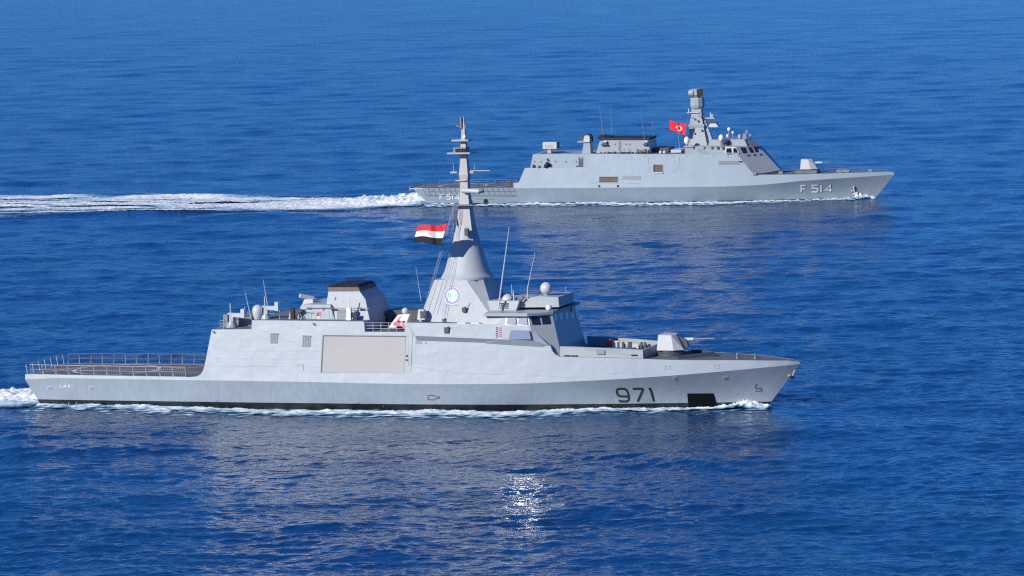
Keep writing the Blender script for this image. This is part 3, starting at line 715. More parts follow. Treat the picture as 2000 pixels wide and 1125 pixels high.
for s_, nm in ((-1, 'starboard'), (1, 'port')):
    xe = A.at(366, s_ * 7, A.ZD(15)) + (2.5 if s_ > 0 else 0)
    n_ = 12; mb = MB(); hgt = 1.3
    for i in range(n_):
        xa = xk + .8 + (xe - xk - .8) * i / n_; xb = xk + .8 + (xe - xk - .8) * (i + 1) / n_ - .12
        a_, b_ = Vector(dk(xa, s_)), Vector(dk(xb, s_)); u_ = Vector((0, s_ * .25, hgt))
        mb.tube([a_, a_ + u_, b_ + u_, b_, a_], .045, 4); mb.tube([a_ + u_ * .5, b_ + u_ * .5], .02, 4)
        for k in range(1, 6): q = a_.lerp(b_, k / 6); mb.tube([q, q + u_], .012, 3)
    mb.build('safety_net_frame', MIDG if s_ > 0 else OFFW, A.root)
mb = MB(); ys = [-6.1, -4, -2, 0, 2, 4, 6.1]
for a_, b_ in zip(ys[:-1], ys[1:]):
    z = A.ZD(xk); mb.tube([(xk + .3, a_, z), (xk + .1, a_, z + 1.25), (xk + .1, b_ - .1, z + 1.25), (xk + .3, b_ - .1, z)], .045, 4); mb.tube([(xk + .2, a_, z + .6), (xk + .2, b_ - .1, z + .6)], .02, 4)
mb.build('safety_net_frame', OFFW, A.root)

# foredeck: bulwarks in front of the bridge, gun, breakwater
fz = A.ZD(A.at(1180, -5, 8))
bo = lambda X, Z: A.offW(X, Z) + .45
pA = [A.map(x, y, bo) for x, y in ((1094, 696), (1094, 676.5), (1120, 677), (1200, 680.5), (1255.5, 683.5), (1256, 696.5))]
mb = MB()
for s_ in (1, -1):
    V = [(p.x, p.y * s_, p.z if i not in (0, 5) else A.ZD(p.x) - .05) for i, p in enumerate(pA)]; V2 = [(x, y - .25 * (-1 if y < 0 else 1), z) for x, y, z in V]
    mb.add(V + V2, [tuple(range(6)), tuple(range(6, 12))[::-1]] + [(i, (i+1) % 6, 6+(i+1) % 6, 6+i) for i in range(6)])
e = pA[4]; yb = -e.y
zb_ = A.ZD(e.x) - .05
mb.box(e.x - .2, e.x, -yb, yb, zb_, e.z - .02)
mb.build('forward_bulwark', PAINT2, A.root)
MB().box(pA[1].x + 1, e.x - 3.2, -3.2, 3.2, fz - .3, fz + .25).build('missile_hatch_deck', DECK, A.root)
# things stowed along the inside of the port bulwark
lb = MB(); p = A.onplane(1190, 672, Vector((0, yb - .6, 0)), Vector((0, 1, 0)))
MB().cbox((p.x, p.y, p.z - .7), (.75, .3, 1.3)).build('life_buoy_locker', ORANGE, A.root)
m_ = MB(); m2_ = MB()
for x_, w_, h_ in ((1203, .9, 1.2), (1212, .6, 1.0), (1236, 1.6, .8), (1225, .3, 1.1)):
    p = A.onplane(x_, 675, Vector((0, yb - .6, 0)), Vector((0, 1, 0))); m_.cbox((p.x, p.y, fz), (w_, .4, h_ * .8))
for x_ in (1208, 1217, 1229, 1232, 1253, 1260):
    p = A.onplane(x_, 675, Vector((0, yb - .7, 0)), Vector((0, 1, 0))); m2_.cbox((p.x, p.y, fz), (.25, .4, .8))
m_.build_split('deck_locker', OFFW, A.root); m2_.build_split('deck_vent', DARKG, A.root)
for x, y, w_ in ((1107, 695.5, 5), (1121, 696, 7), (1239, 694.5, 6)): plate(A, 'freeing_port', BLACK, [(x - w_, y - 2), (x + w_, y - 2), (x + w_, y + .6), (x - w_, y + .6)], bo, .04)
plate(A, 'painted_panel', VENT, [(1165, 682), (1181, 683), (1181, 692), (1165, 692)], bo, .02)
# main gun
gz = A.ZD(A.at(1310, -3, 8))
gx0, gx1 = A.at(1283, -1.7, gz), A.at(1331, -1.7, gz)
gy = 1.75
gt = MB().hull([(gx0, -gy, gz + .75), (gx0, gy, gz + .75), (gx0 + .15, -gy + .3, gz + 2.72), (gx0 + .15, gy - .3, gz + 2.72),
               (gx0 + 2.2, -gy, gz + .75), (gx0 + 2.2, gy, gz + .75), (gx0 + 1.85, -gy + .3, gz + 2.66), (gx0 + 1.85, gy - .3, gz + 2.66),
               (gx1 + .15, -.9, gz + .75), (gx1 + .15, .9, gz + .75), (gx0 + 2.2, -.65, gz + 2.7), (gx0 + 2.2, .65, gz + 2.7), (gx0 + 2.45, -.65, gz + 2.4), (gx0 + 2.45, .65, gz + 2.4)])
gun = gt.build('gun_turret', OFFW, A.root, bevel=.03)
gc = (gx0 + gx1) / 2 - .2
MB().lathe((gc, 0, gz - .1), [(1.9, 0), (1.9, .5), (1.65, .55), (1.65, .88)], 28).build('turret_ring', DARKG, gun, smooth=30)
MB().hull([(gx0 + 2.95, -.35, gz + .9), (gx0 + 2.95, .35, gz + .9), (gx0 + 2.35, -.35, gz + 2.5), (gx0 + 2.35, .35, gz + 2.5), (gx1 + .5, -.3, gz + 1.1), (gx1 + .5, .3, gz + 1.1), (gx1 + .3, -.3, gz + 2.1), (gx1 + .3, .3, gz + 2.1)]).build('gun_cradle', DARKG, gun)
MB().tube([(gx1 - .6, 0, gz + 2.0), (gx1 + 1.2, 0, gz + 2.05)], [.24, .2], 12).build('barrel_sleeve', OFFW, gun)
MB().tube([(gx1 + 1.2, 0, gz + 2.05), (gx1 + 3.9, 0, gz + 2.15)], [.09, .075], 10).build('gun_barrel', MIDG, gun)
mb = MB()
p0 = A.onplane(1350, 688, Vector((0, 0, gz)), Vector((0, 0, 1)))
bx = A.at(1350, -1, gz)
mb.hull([(bx + 2.8, 0, gz), (bx + 3.0, 0, gz), (bx + 2.8, 0, gz + .5), (bx - 1.2, -3.6, gz - .02), (bx - 1.0, -3.6, gz - .02), (bx - 1.2, -3.6, gz + .35)])
mb.hull([(bx + 2.8, 0, gz), (bx + 3.0, 0, gz), (bx + 2.8, 0, gz + .5), (bx - 1.2, 3.6, gz - .02), (bx - 1.0, 3.6, gz - .02), (bx - 1.2, 3.6, gz + .35)])
mb.build('breakwater', DARKG, A.root)
mb = MB()
for x_, y_ in ((1440, -1.5), (1440, 1.5), (1475, -1), (1475, 1)):
    xx = A.at(x_, y_, gz); z_ = A.ZD(xx); mb.lathe((xx, y_, z_), [(.18, 0), (.14, .1), (.14, .35), (.2, .4)], 10)
mb.build_split('bollard', MIDG, A.root)

# ------------------------------------------------------------------ flags
def flag(name, label, sh, corners, off, nx, ny, colf, mats, amp, wav, group='national flags flown from the mast halyards'):
    """corners: top fly, top hoist, bottom hoist, bottom fly in the photo; off = transverse place"""
    mb = MB(); TL, TR, BR, BL = [Vector(c) for c in corners]
    V = []
    for j in range(ny + 1):
        for i in range(nx + 1):
            u, v = i / nx, j / ny
            q = TL.lerp(TR, u).lerp(BL.lerp(BR, u), v)
            w = (1 - u) ** .7
            q = q + Vector((0, math.sin(wav * (1 - u) * 6.28 + v * .8) * amp * 2.2 * w))
            yo = off + math.sin(wav * (1 - u) * 6.28 + v * 1.1 + 1.0) * .32 * w + math.sin((1 - u) * 19 + v * 5) * .05
            V.append(tuple(sh.P3(q.x, q.y, yo)))
    Fc = []; 
    for j in range(ny):
        for i in range(nx):
            a = j * (nx + 1) + i; mb.add([], []); mb.f.append([a, a + 1, a + nx + 2, a + nx + 1]); mb.mi.append(colf((i + .5) / nx, (j + .5) / ny))
    mb.v = V
    o = mb.build(name, mats, None, smooth=60)
    # move to the ship's frame in world space, origin at the hoist
    Mw = Matrix.Translation(sh.o) @ Matrix.Rotation(-sh.psi, 4, 'Z'); o.data.transform(Mw)
    org = o.data.vertices[nx].co.copy(); o.data.transform(Matrix.Translation(-org)); o.location = org
    o['label'] = label; o['category'] = 'flag'; o['group'] = group
    md = o.modifiers.new('cloth_thickness', 'SOLIDIFY'); md.thickness = .02
    return o, (lambda u, v: None)
def eagle(u, v):
    # small golden bird in the white band, plus a pale spot
    du, dv = (u - .5), (v - .5)
    if abs(du) < .018 and abs(dv) < .12: return True
    if abs(dv + .05) < .03 and abs(du) < .07: return True
    if abs(abs(du) - .055) < .018 and -.08 < dv < .06: return True
    return False
def cegypt(u, v):
    if v < 1/3: return 0
    if v < 2/3: return 3 if eagle(u, v) else 1
    return 2
flag('flag', 'red, white and black striped flag flying beside the near warship mast', A, [(816, 442), (873, 437.5), (861.5, 478.5), (807, 472)], -5.4, 72, 42, cegypt, [RED, WCLOTH, BCLOTH, GOLD], 1.0, 1.0)

# ================================================================== FAR SHIP (F 514)
B = Ship((-15.5, 915.704), 13.40, 'warship', 'grey warship with white F 514 on its bow, farther away at upper right')
kn = [(808, 370), (860, 368.5), (1003, 367.6), (1130, 367), (1400, 364.5), (1476, 361.6), (1571, 353), (1660, 347), (1746, 341)]
de = [(812, 367.5), (1002, 366.5), (1014, 366), (1466, 341.5), (1560, 340.5), (1660, 337.5), (1735, 335.3), (1747, 337)]
kb = [(0, 5.9), (.1, 6.4), (.3, 7.0), (.5, 7.2), (.65, 6.8), (.75, 5.9), (.85, 4.3), (.92, 2.6), (.97, 1.1), (1, .05)]
wb = [(0, 5.4), (.1, 5.7), (.3, 6.0), (.5, 6.0), (.65, 5.2), (.75, 4.0), (.85, 2.4), (.92, 1.2), (.97, .5), (1, .05)]
hm, dm = make_hull(B, kn, de, kb, wb, 92.3, 0.35, .12)
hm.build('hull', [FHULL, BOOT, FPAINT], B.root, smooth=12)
dm.build('deck', DECK, B.root)
top = [(1002.5, 366.5), (1003, 357), (1013, 357), (1025, 328), (1150, 326), (1152, 300.5), (1250, 301), (1345, 301), (1437, 302), (1445, 314), (1455, 323.6), (1471, 341.3)]
wall_block(B, top).build('superstructure', [FPAINT, DECKL], B.root, smooth=12)
ow = B.offW
BL = B.map(1100, 328, ow).z; BT = B.map(1250, 301, ow).z
# set-back upper block over the aft part
slab(B, [(1036, 328), (1036.5, 323), (1041, 301.3), (1153, 300.6), (1153, 328)], 6.0, .06, BL).build('hangar_block', FPAINT, B.root, bevel=.04)
hb = lambda X, Z: -(6.0 - (Z - BL) * .06)
def r6(x, y): return (1020 + x / 12.5, 250 + y / 12.5)
def r7(x, y): return (1150 + x / 9.52, 250 + y / 9.52)
def z7(x, y): return (1130 + x / 4.327, 160 + y / 4.327)
def z8(x, y): return (1400 + x / 5.263, 240 + y / 5.263)
def zm(x, y): return (1290 + x / 7.033, 160 + y / 7.033)
def oy(x, y, o): return B.P3(x, y, o)
for x in (305, 460, 820, 1070, 1320): plate(B, 'scuttle', DARKG, ell(*r6(x, 823), 1.2, 1.7, 8), hb, .04)
m_ = MB()
for i in range(9): plate(B, '', DARKG, [r6(1385, 745 + i*26), r6(1470, 745 + i*26), r6(1470, 753 + i*26), r6(1385, 753 + i*26)], hb, .2, .05, None, m_, False)
for x in (1385, 1470): plate(B, '', DARKG, [r6(x - 5, 700), r6(x + 5, 700), r6(x + 5, 980), r6(x - 5, 980)], hb, .2, .05, None, m_, False)
m_.build('ladder', DARKG, B.root)
for (x, y, w_, h_) in ((270, 930, 28, 45), (410, 950, 22, 35), (545, 930, 25, 45), (608, 765, 16, 25), (1015, 978, 16, 10), (1335, 945, 22, 28)):
    plate(B, 'deck_gear', BLACK, [r6(x - w_, y + h_), r6(x - w_ * .5, y - h_), r6(x + w_ * .5, y - h_ * .6), r6(x + w_, y + h_)], lambda X, Z: hb(X, Z) - .5, 0, .4)
pt = [oy(1066.5, 327, -6.3), oy(1070.5, 318, -6.5)]
MB().tube(pt, .45, 8).build('torpedo_tube', BLACK, B.root)
# seams, openings, grilles
def rect(name, m, x0, y0, x1, y1, off=None, lift=.03, th=.06, parent=None): return plate(B, name, m, [(x0, y0), (x1, y0), (x1, y1), (x0, y1)], off or ow, lift, th, parent)
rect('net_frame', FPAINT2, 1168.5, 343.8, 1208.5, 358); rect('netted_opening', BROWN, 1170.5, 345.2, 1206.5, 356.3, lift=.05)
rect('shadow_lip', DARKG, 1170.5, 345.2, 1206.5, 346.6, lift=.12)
for x in (1170, 1206.5): rect('fender_block', BLACK, x - 1.3, 361.5, x + 1.6, 365, lift=.2, th=.2)
rect('air_grille', VENT, 1215.5, 344, 1251, 350.4); rect('boat_bay_frame', FPAINT2, 1274.5, 319.5, 1296, 338.8)
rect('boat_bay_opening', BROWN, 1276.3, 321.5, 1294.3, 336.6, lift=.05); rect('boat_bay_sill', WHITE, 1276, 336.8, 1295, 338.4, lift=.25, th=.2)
rect('boat_bay_post', BLACK, 1276.3, 321.5, 1278.5, 336.6, lift=.1)
rect('side_louvre', VENT, 1404, 314.5, 1444, 321.6)
m_ = MB()
for i in range(4): plate(B, '', MIDG, [(1404, 315 + i*1.8), (1443, 315 + i*1.8), (1443, 315.5 + i*1.8), (1404, 315.5 + i*1.8)], ow, .06, .05, None, m_, False)
m_.build('louvre_slats', MIDG, B.root)
strokes(B, 'panel_seam', VENT, [[(1265, 303), (1268, 325), (1270, 338)], [(1328, 303), (1325, 325), (1318, 338)]], .5, ow)
strokes(B, 'wall_marks', VENT, [[(1220, 312), (1241, 312)], [(1150, 360), (1200, 344)], [(1216, 358), (1248, 358)]], .5, ow)
m_ = MB()
for i in range(10): x = 1180 + i * 27; plate(B, '', DARKG, ell(x, 305.5, .7, .7, 6), ow, .04, .05, None, m_, False)
m_.build_split('pipe_outlet', DARKG, B.root)
# bridge front: one big sloped chamfer
s1, s2 = B.P3(1408, 285.6, -6.0), B.P3(1434, 285.6, -6.0); s2b = B.map(1441, 302, lambda X, Z: ow(X, Z) - .03)
g4 = B.map(1472, 341.3, lambda X, Z: ow(X, Z) - .02); g3 = B.P3(*z8(655, 484), -1.2)
plf = facing(B, plane3(s2b, g4, g3)); g2 = B.onplane(*z8(428, 238), *plf); s2 = B.onplane(1434, 285.6, *plf)
pts = [Vector((s1.x - 5, -6.0, s1.z)), s2, g2, g4, g3, s2b, Vector((s1.x - 5, s2b.y + .3, BT - .3)), Vector((g3.x - .3, g3.y, g3.z - .5))]
MB().hull(mirror_pts(pts)).build('bridge', FPAINT2, B.root)
pls = facing(B, plane3(s2, s2b, B.P3(1412, 285.6, -6.0)))
fplate(B, 'window_frame', WHITE, [z8(85, 252), z8(200, 252), z8(232, 312), z8(85, 314)], pls, .02)
for q in ([(100, 262), (148, 262), (154, 308), (95, 308)], [(168, 262), (198, 262), (218, 308), (170, 308)]): fplate(B, 'window', GLASS, [z8(*p) for p in q], pls, .08)
for q in ([(238, 256), (290, 253), (305, 308), (270, 312)], [(318, 252), (350, 250), (378, 303), (345, 306)], [(375, 250), (408, 249), (424, 298), (398, 302)]): fplate(B, 'window', GLASS, [z8(*p) for p in q], plf, .12, .1)
for x, y in ((320, 335), (385, 330), (448, 326)): fplate(B, 'wiper_box', DARKG, [z8(x - 14, y - 6), z8(x + 10, y - 8), z8(x + 12, y + 4), z8(x - 5, y + 8)], plf, .15, .15)
plate(B, 'mooring_step', BLACK, [z8(225, 393), z8(262, 393), z8(262, 402), z8(230, 402)], lambda X, Z: ow(X, Z) - .1, .1, .3)
# deckhouse behind the bridge
DT = B.P3(1400, 285.6, -5.6).z
slab(B, [(1356, 302), (1358, 286), (1425, 285.6), (1428, 302)], 5.7, .05, BT).build('signal_deckhouse', FPAINT2, B.root, bevel=.04)
slab(B, [(1383, 286), (1386, 273), (1411, 273), (1413, 286)], 3.6, .05, DT).build('deck_box', FPAINT2, B.root)
hh = lambda X, Z: -(3.4 - (Z - DT) * .05)
slab(B, [(1416.5, 286), (1419, 272.3), (1454, 272.3), (1460, 286)], 3.4, .05, DT).build('director_house', FPAINT2, B.root, bevel=.04)
plate(B, 'arched_door', DARKG, [(1418.5, 284.5), (1418.5, 280), (1420.5, 276.5), (1424, 275), (1428, 276.5), (1430, 280), (1430, 284.5)], hh, .03)
strokes(B, 'hand_rail', MIDG, [[(1376, 288.2), (1402, 288.2)], [(1362, 284.8), (1416, 284.8)]], .6, lambda X, Z: -5.9, .02)
for x in (1376, 1402, 1412, 1391): p = oy(x, 289.5, -5.9); MB().cbox((p.x, p.y, p.z - .2), (.35, .3, .5)).build('rail_bracket', DARKG, B.root)
def dome(px, py, r, y, h=1.0, stem=0, m=OFFW):
    c = oy(px, py, y); o = MB().ball(tuple(c), r, sz=h).build('radome', m, B.root, smooth=60)
    MB().tube([(c.x, c.y, c.z - r*h - stem), (c.x, c.y, c.z - r*h + .15)], r * .45, 8).build('radome_stand', MIDG, o)
dome(1423.8, 252.4, .38, -1.5, 1.05, 1.7, WHITE); dome(1431.4, 259, .27, -2.0, 1.2, 1.1, WHITE); dome(1421, 265.4, .30, -2.8, 1.25, .3, WHITE); dome(1341.5, 274.5, .60, -4.5, 1.35, .6, WHITE)
dome(1408.8, 269.3, .56, -4.9, 1.25, 1.0, WHITE)
p = oy(1450, 267, -1.2); dr = MB().lathe((p.x - .5, p.y, p.z), [(.02, -.5), (.45, -.3), (.6, 0), (.62, .15)], 14, axis='x').build('fire_control_dish', FPAINT2, B.root, smooth=50)
MB().cbox((p.x + .5, p.y, p.z - .7), (.9, .8, 1.4), tx=.1, ty=.1).cbox((p.x + .9, p.y, p.z + .6), (.5, .3, .7)).cbox((p.x + 1.6, p.y, p.z + .1), (.5, .3, .5)).build('dish_mount', MIDG, dr)
m_ = MB()
for x, y in ((1463, 277), (1467, 280), (1472, 282), (1477, 281), (1445, 284)): q = oy(x, y, -2.5); m_.cbox((q.x, q.y, q.z - .6), (.4, .4, 1.2))
m_.build_split('roof_gear', DARKG, B.root)
slab(B, [(1337.5, 301), (1337.5, 287.5), (1352, 287.5), (1358, 294), (1358, 301)], 5.6, .0, BT, far=-2.5).build('dome_house', FPAINT2, B.root)
MB().box(B.at(1337, -5, BT), B.at(1355, -5, BT), -5.9, -2.5, oy(1345, 287.4, -5.6).z, oy(1345, 286, -5.6).z).build('dome_platform', OFFW, B.root)
# mast
mc = B.at(1363, 0, 20); mz = lambda py: oy(1363, py, 0).z
k_ = 1 / 9.72
def sq(py, hx, hy, lean=0): z = mz(py); return [(mc + lean - hx, -hy, z), (mc + lean + hx, -hy, z), (mc + lean + hx, hy, z), (mc + lean - hx, hy, z)]
def stack(secs):
    v = []; 
    for s_ in secs: v += sq(*s_)
    n = len(secs); return v, [(i*4+k, i*4+(k+1) % 4, (i+1)*4+(k+1) % 4, (i+1)*4+k) for i in range(n-1) for k in range(4)] + [(3, 2, 1, 0), tuple(range(n*4-4, n*4))]
v, f = stack([(288, 2.1, 2.1, .1), (247, 1.45, 1.3, -.15), (246.9, 1.62, 1.5, -.15), (242, 1.62, 1.5, -.15), (241.9, 1.4, 1.25, -.2), (221, 1.05, 1.0, -.2), (212, 1.0, .95, -.2)])
MB().add(v, f).build('mast', FPAINT2, B.root)
v, f = stack([(288, 1.3, 1.2, 2.2), (270, 1.0, .9, 1.9), (222, .4, .5, .7)])
MB().add(v, f).build('mast_buttress', FPAINT2, B.root)
MB().lathe((mc - .1, 0, mz(210.5)), [(1.0, -.3), (1.35, 0), (1.52, .55), (1.45, 1.9), (1.35, 2.1)], 10).build('antenna_drum', FPAINT2, B.root)
MB().lathe((mc - .1, 0, mz(191)), [(.7, 0), (.5, .5)], 12).build('radar_neck', DARKG, B.root)
ra = MB().cbox((mc - .25, -.1, mz(188.5)), (2.6, 1.5, 1.6), tx=.12, ty=.1).build('search_radar', FPAINT2, B.root, bevel=.38)
ra.matrix_parent_inverse = Matrix()
MB().lathe((mc - 1.35, -.35, mz(181)), [(.02, -.6), (.5, -.45), (.75, 0), (.7, .6)], 14, axis='x').build('radar_drum', FPAINT2, ra, smooth=50)
MB().box(mc + .0, mc + 1.32, -.95, -.86, mz(188), mz(173.5)).build('radar_face', BLACK, ra)
mb = MB(); mb.box(B.at(1343, 0, 20), B.at(1367, 0, 20), -1.3, 1.3, mz(220), mz(218.6)); mb.box(B.at(1344, 0, 20), B.at(1346, 0, 20), -.3, 0, mz(220), mz(212)); mb.build('yard_platform', OFFW, B.root)
mb = MB(); mb.box(B.at(1378, 0, 18), B.at(1397, 0, 18), -.9, .9, mz(232), mz(229.5)); mb.cbox((B.at(1391, 0, 18), -.3, mz(229.5)), (.5, .4, .7)); mb.cbox((B.at(1387, 0, 18), .3, mz(229.5)), (.25, .25, 1.0)); mb.build('sensor_platform', FPAINT2, B.root)
mb = MB(); x0 = B.at(1390, 0, 18); mb.hull([(x0 - .6, -1, mz(248)), (x0 + 1.5, -1, mz(248)), (x0 - .2, -.9, mz(241)), (x0 + 1.0, -.9, mz(241)), (x0 - .6, 1, mz(248)), (x0 + 1.5, 1, mz(248)), (x0 - .2, .9, mz(241)), (x0 + 1.0, .9, mz(241))]); mb.build('jammer_housing', OFFW, B.root)
MB().box(B.at(1378, 0, 18), B.at(1401, 0, 18), -.8, .8, mz(240.5), mz(239)).build('housing_roof', DARKG, B.root)
mb = MB()
for x, y in ((1352, 255), (1356, 262), (1370, 256), (1353, 232), (1360, 236), (1366, 228)): q = oy(x, y, -1.75); mb.cbox((q.x, q.y, q.z), (.3, .3, .35))
mb.build_split('mast_fitting', MIDG, B.root)
whip(B, 'halyard', (1344.5, 212), (1341.5, 290), -1.5, -3.0, .03, MIDG); whip(B, 'halyard', (1341, 240), (1337, 265), -3, -3, .03, WHITE)
whip(B, 'flag_line', (1328.5, 298), (1324, 259), -3, -3, .035)
# funnel
FZ = B.P3(1166, 300, -4.0).z
slab(B, [(1163, 303), (1171, 276.5), (1185, 273), (1266, 273.5), (1270.5, 303)], 4.0, .07, BT).build('funnel', FPAINT2, B.root, bevel=.03)
ff = lambda X, Z: -(4.0 - (Z - BT) * .07)
slab(B, [(1168, 273.6), (1180, 269.4), (1268.5, 269.2), (1267, 273.6)], 3.9, .0, BT).build('funnel_cap', SOOT, B.root)
p, q = oy(1166, 271.5, -2.4), oy(1190, 264.5, -2.4)
MB().hull([(p.x, -2.6, q.z - .5), (p.x + .5, -2.2, q.z), (q.x, -2.2, q.z - .3), (q.x, -2.9, p.z), (p.x + .6, -3, p.z - .2), (p.x, 2.6, q.z - .5), (p.x + .5, 2.2, q.z), (q.x, 2.2, q.z - .3), (q.x, 2.9, p.z), (p.x + .6, 3, p.z - .2)]).build('exhaust_hood', SOOT, B.root)
for (a, b, c, d) in ((240, 270, 365, 315), (1020, 270, 1105, 312)):
    plate(B, 'antenna_shelf', DARKG, [r7(a + 30, b), r7(c - 30, b), r7(c, d), r7(a - 10, d)], ff, .7, .7); 
for x in (315, 1075): p_ = oy(*r7(x, 250), -4.3); MB().ball(tuple(p_), .22).build('antenna_base', WHITE, B.root, smooth=40)
for x in (560, 588): plate(B, 'exhaust_pipe', VENT, [r7(x - 7, 245), r7(x + 7, 245), r7(x + 7, 480), r7(x - 7, 480)], ff, .1)
for x in (490, 700, 762): plate(B, 'funnel_port', DARKG, ell(*r7(x, 302), 1.2, 1.7, 8), ff, .05)
for x in (650, 755): plate(B, 'round_hatch', VENT, ell(*r7(x, 400), 1.9, 1.8, 10), ff, .05)
rs = random.Random(3); m_ = MB(); m2_ = MB()
for i in range(34):
    x = 1174 + i * 2.85 + rs.uniform(-.6, .6); p_ = oy(x, 300.5, -4.7 + rs.uniform(-.3, .3)); mm_ = m_ if rs.random() < .6 or x > 1243 else m2_
    mm_.cbox((p_.x, p_.y, BT - .05), (rs.uniform(.12, .34), .3, rs.uniform(.3, .7) + (.35 if x > 1243 else 0)))
m_.build_split('deck_machinery', DARKG, B.root); m2_.build_split('deck_machinery', VENT, B.root)
MB().tube([(B.at(1173, -5, BT), -5.2, BT + .55), (B.at(1262, -5, BT), -5.2, BT + .55)], .05, 4).build('hand_rail', OFFW, B.root)
MB().box(B.at(1284, 2, BT), B.at(1312, 2, BT), -1.5, 4.5, BT, BT + .95).build('boat_cradle', DARKG, B.root)
MB().box(B.at(1312, -2, BT), B.at(1332, -2, BT), -3, 3, BT, BT + .6).build('hatch_box', OFFW, B.root)
for x in (1290, 1298): p_ = oy(x, 299, -5); MB().lathe((p_.x, p_.y, BT), [(.3, 0), (.34, .3), (.2, .55), (.02, .62)], 10).build('vent_cowl', OFFW, B.root, smooth=50)
# aft director tower, launcher
tz = B.P3(1145, 300, -3.5).z
slab(B, [(1135.5, 303), (1140.5, 277.5), (1152.5, 277.5), (1154, 303)], 4.2, .02, BT, far=-1.8).build('director_tower', FPAINT2, B.root, bevel=.04)
mb = MB(); z_ = oy(1145, 277.5, -4).z; mb.box(B.at(1129.6, -3.5, z_), B.at(1153, -3.5, z_), -4.5, -1.5, z_, z_ + .14); mb.build('tower_platform', OFFW, B.root)
dh = slab(B, [(1139.5, 277), (1140, 268), (1143, 264.5), (1150, 264.5), (1152, 268), (1152.5, 277)], 3.9, .0, BT, far=-2.3).build('director_head', OFFW, B.root, bevel=.08)
MB().cbox((B.at(1136.5, -3, z_), -3.2, z_ + .35), (.8, .9, .8)).build('director_dish', DARKG, dh)
slab(B, [(1144.5, 265), (1147, 261.5), (1152, 262), (1155, 268), (1156, 277), (1152.8, 277), (1152.5, 268)], 3.6, 0, BT, far=-2.0).build('director_hood', BLACK, dh)
lz = oy(1060, 291, -3).z; lz1 = oy(1060, 277.5, -3).z; x0, x1 = B.at(1060, -3.6, lz), B.at(1087.5, -3.6, lz)
l_ = MB().box(x0, x1, -3.6, -2.0, lz, lz1).build('missile_launcher', OFFW, B.root, bevel=.06)
MB().box(x1 - .02, x1 + .2, -3.5, -1.9, lz + .05, lz1 - .15).build('launcher_face', BLACK, l_)
MB().box(x0 + .9, x0 + 1.7, -3.3, -2.3, BT, lz).box(x0 + .5, x0 + 2.1, -3.64, -3.6, lz + .3, lz + .9).build('launcher_pedestal', WARM, l_)
MB().box(x0 - .6, x0 + 3.2, -4.5, 4, BT, BT + .18).build('launcher_deck_plate', DECK, B.root)
for (a, b, y, r_) in (((1178.5, 264), (1170.5, 206), -4.3, .07), ((1195.5, 266), (1192, 204), 3.0, .06), ((1259, 273), (1250, 209), -4.3, .06), ((1276.5, 268), (1273.7, 232), 2.5, .06)):
    whip(B, 'whip_antenna', a, b, y, y, r_, MIDG)
# aft deck, folded safety nets, flight-deck edge
ol = B.offL
ZF = B.ZD(8)
mb = MB(); xs_ = B.kx[0]; N_ = 17
x0, x1 = B.at(826, -6, ZF), B.at(1003, -7, ZF)
for i in range(N_):
    xa = x0 + (x1 - x0) * i / N_; xb = x0 + (x1 - x0) * (i + 1) / N_ - .1
    for s_ in (-1, 1):
        ya, yb_ = s_ * (B.hbwall(xa, ZF) + .1), s_ * (B.hbwall(xb, ZF) + .1); 
        ho = 1.5; o_ = s_ * -.25
        pa, pb = (xa, ya, ZF), (xb, yb_, ZF); pc, pd = (xb + .55, yb_ + o_, ZF - ho), (xa + .55, ya + o_, ZF - ho)
        mb.tube([pa, pb, pc, pd, pa], .024, 4); mb.tube([((pa[0]+pd[0])/2, (pa[1]+pd[1])/2, ZF - ho/2), ((pb[0]+pc[0])/2, (pb[1]+pc[1])/2, ZF - ho/2)], .03, 4)
mb.build('folded_safety_net', NETM, B.root)
strokes(B, 'net_shelf', NETM, [[(836, 382.2), (1010, 383)]], .7, ol, .12)
mb = MB(); mb.box(xs_ - .9, xs_ + .4, -5.9, 5.9, ZF - .2, ZF); mb.box(xs_ - .9, xs_ - .75, -5.9, 5.9, ZF - .5, ZF + .25); mb.build('stern_platform', WARM, B.root)
mb = MB()
def fdk(x, y, l=.02): return (x, y, B.ZD(x) + l)
xc2 = B.at(905, 0, ZF)
def ds(lines, w, l):
    for ln in lines:
        ps = [Vector(p) for p in ln]; n = len(ps); a_, b_ = [], []
        for i in range(n):
            t = (ps[min(i+1, n-1)] - ps[max(i-1, 0)]).normalized(); nn = Vector((-t.y, t.x)) * w / 2; a_.append(ps[i] + nn); b_.append(ps[i] - nn)
        mb.add([fdk(q.x, q.y, l) for q in a_ + b_], [(i, i+1, n+i+1, n+i) for i in range(n-1)])
ds([[(xc2 + 5*math.cos(t*math.pi/20), 5*math.sin(t*math.pi/20)) for t in range(41)]], .45, .02)
ds([[(xc2 - 8, -5.5), (xc2 - 4, 5.2), (xc2 + 9, 5.8)], [(xc2 + 8, -6), (xc2 + 11, 4)]], .4, .03); ds([[(xc2 - 8, 0), (xc2 + 9, 0)]], .25, .045)
mb.build('deck_marking', MARK, B.root)
mb = MB(); x_ = B.at(1000, 5, ZF)
for x, y, h_ in ((829, 3, .6), (933, -5.5, .9), (992, 2, 1.2), (997, -1, .9), (968, 5.6, .7), (1008, 5, .8)): X = B.at(x, y, ZF); mb.cbox((X, y, ZF), (.5, .5, h_))
mb.build_split('deck_gear', DARKG, B.root)
mb = MB(); rail([(B.at(858, 6, ZF), 6.2, ZF), (B.at(1010, 6, ZF), 6.8, ZF)], .75, 1.6, 2, .03, mb=mb); mb.build('guard_rail', MIDG, B.root)
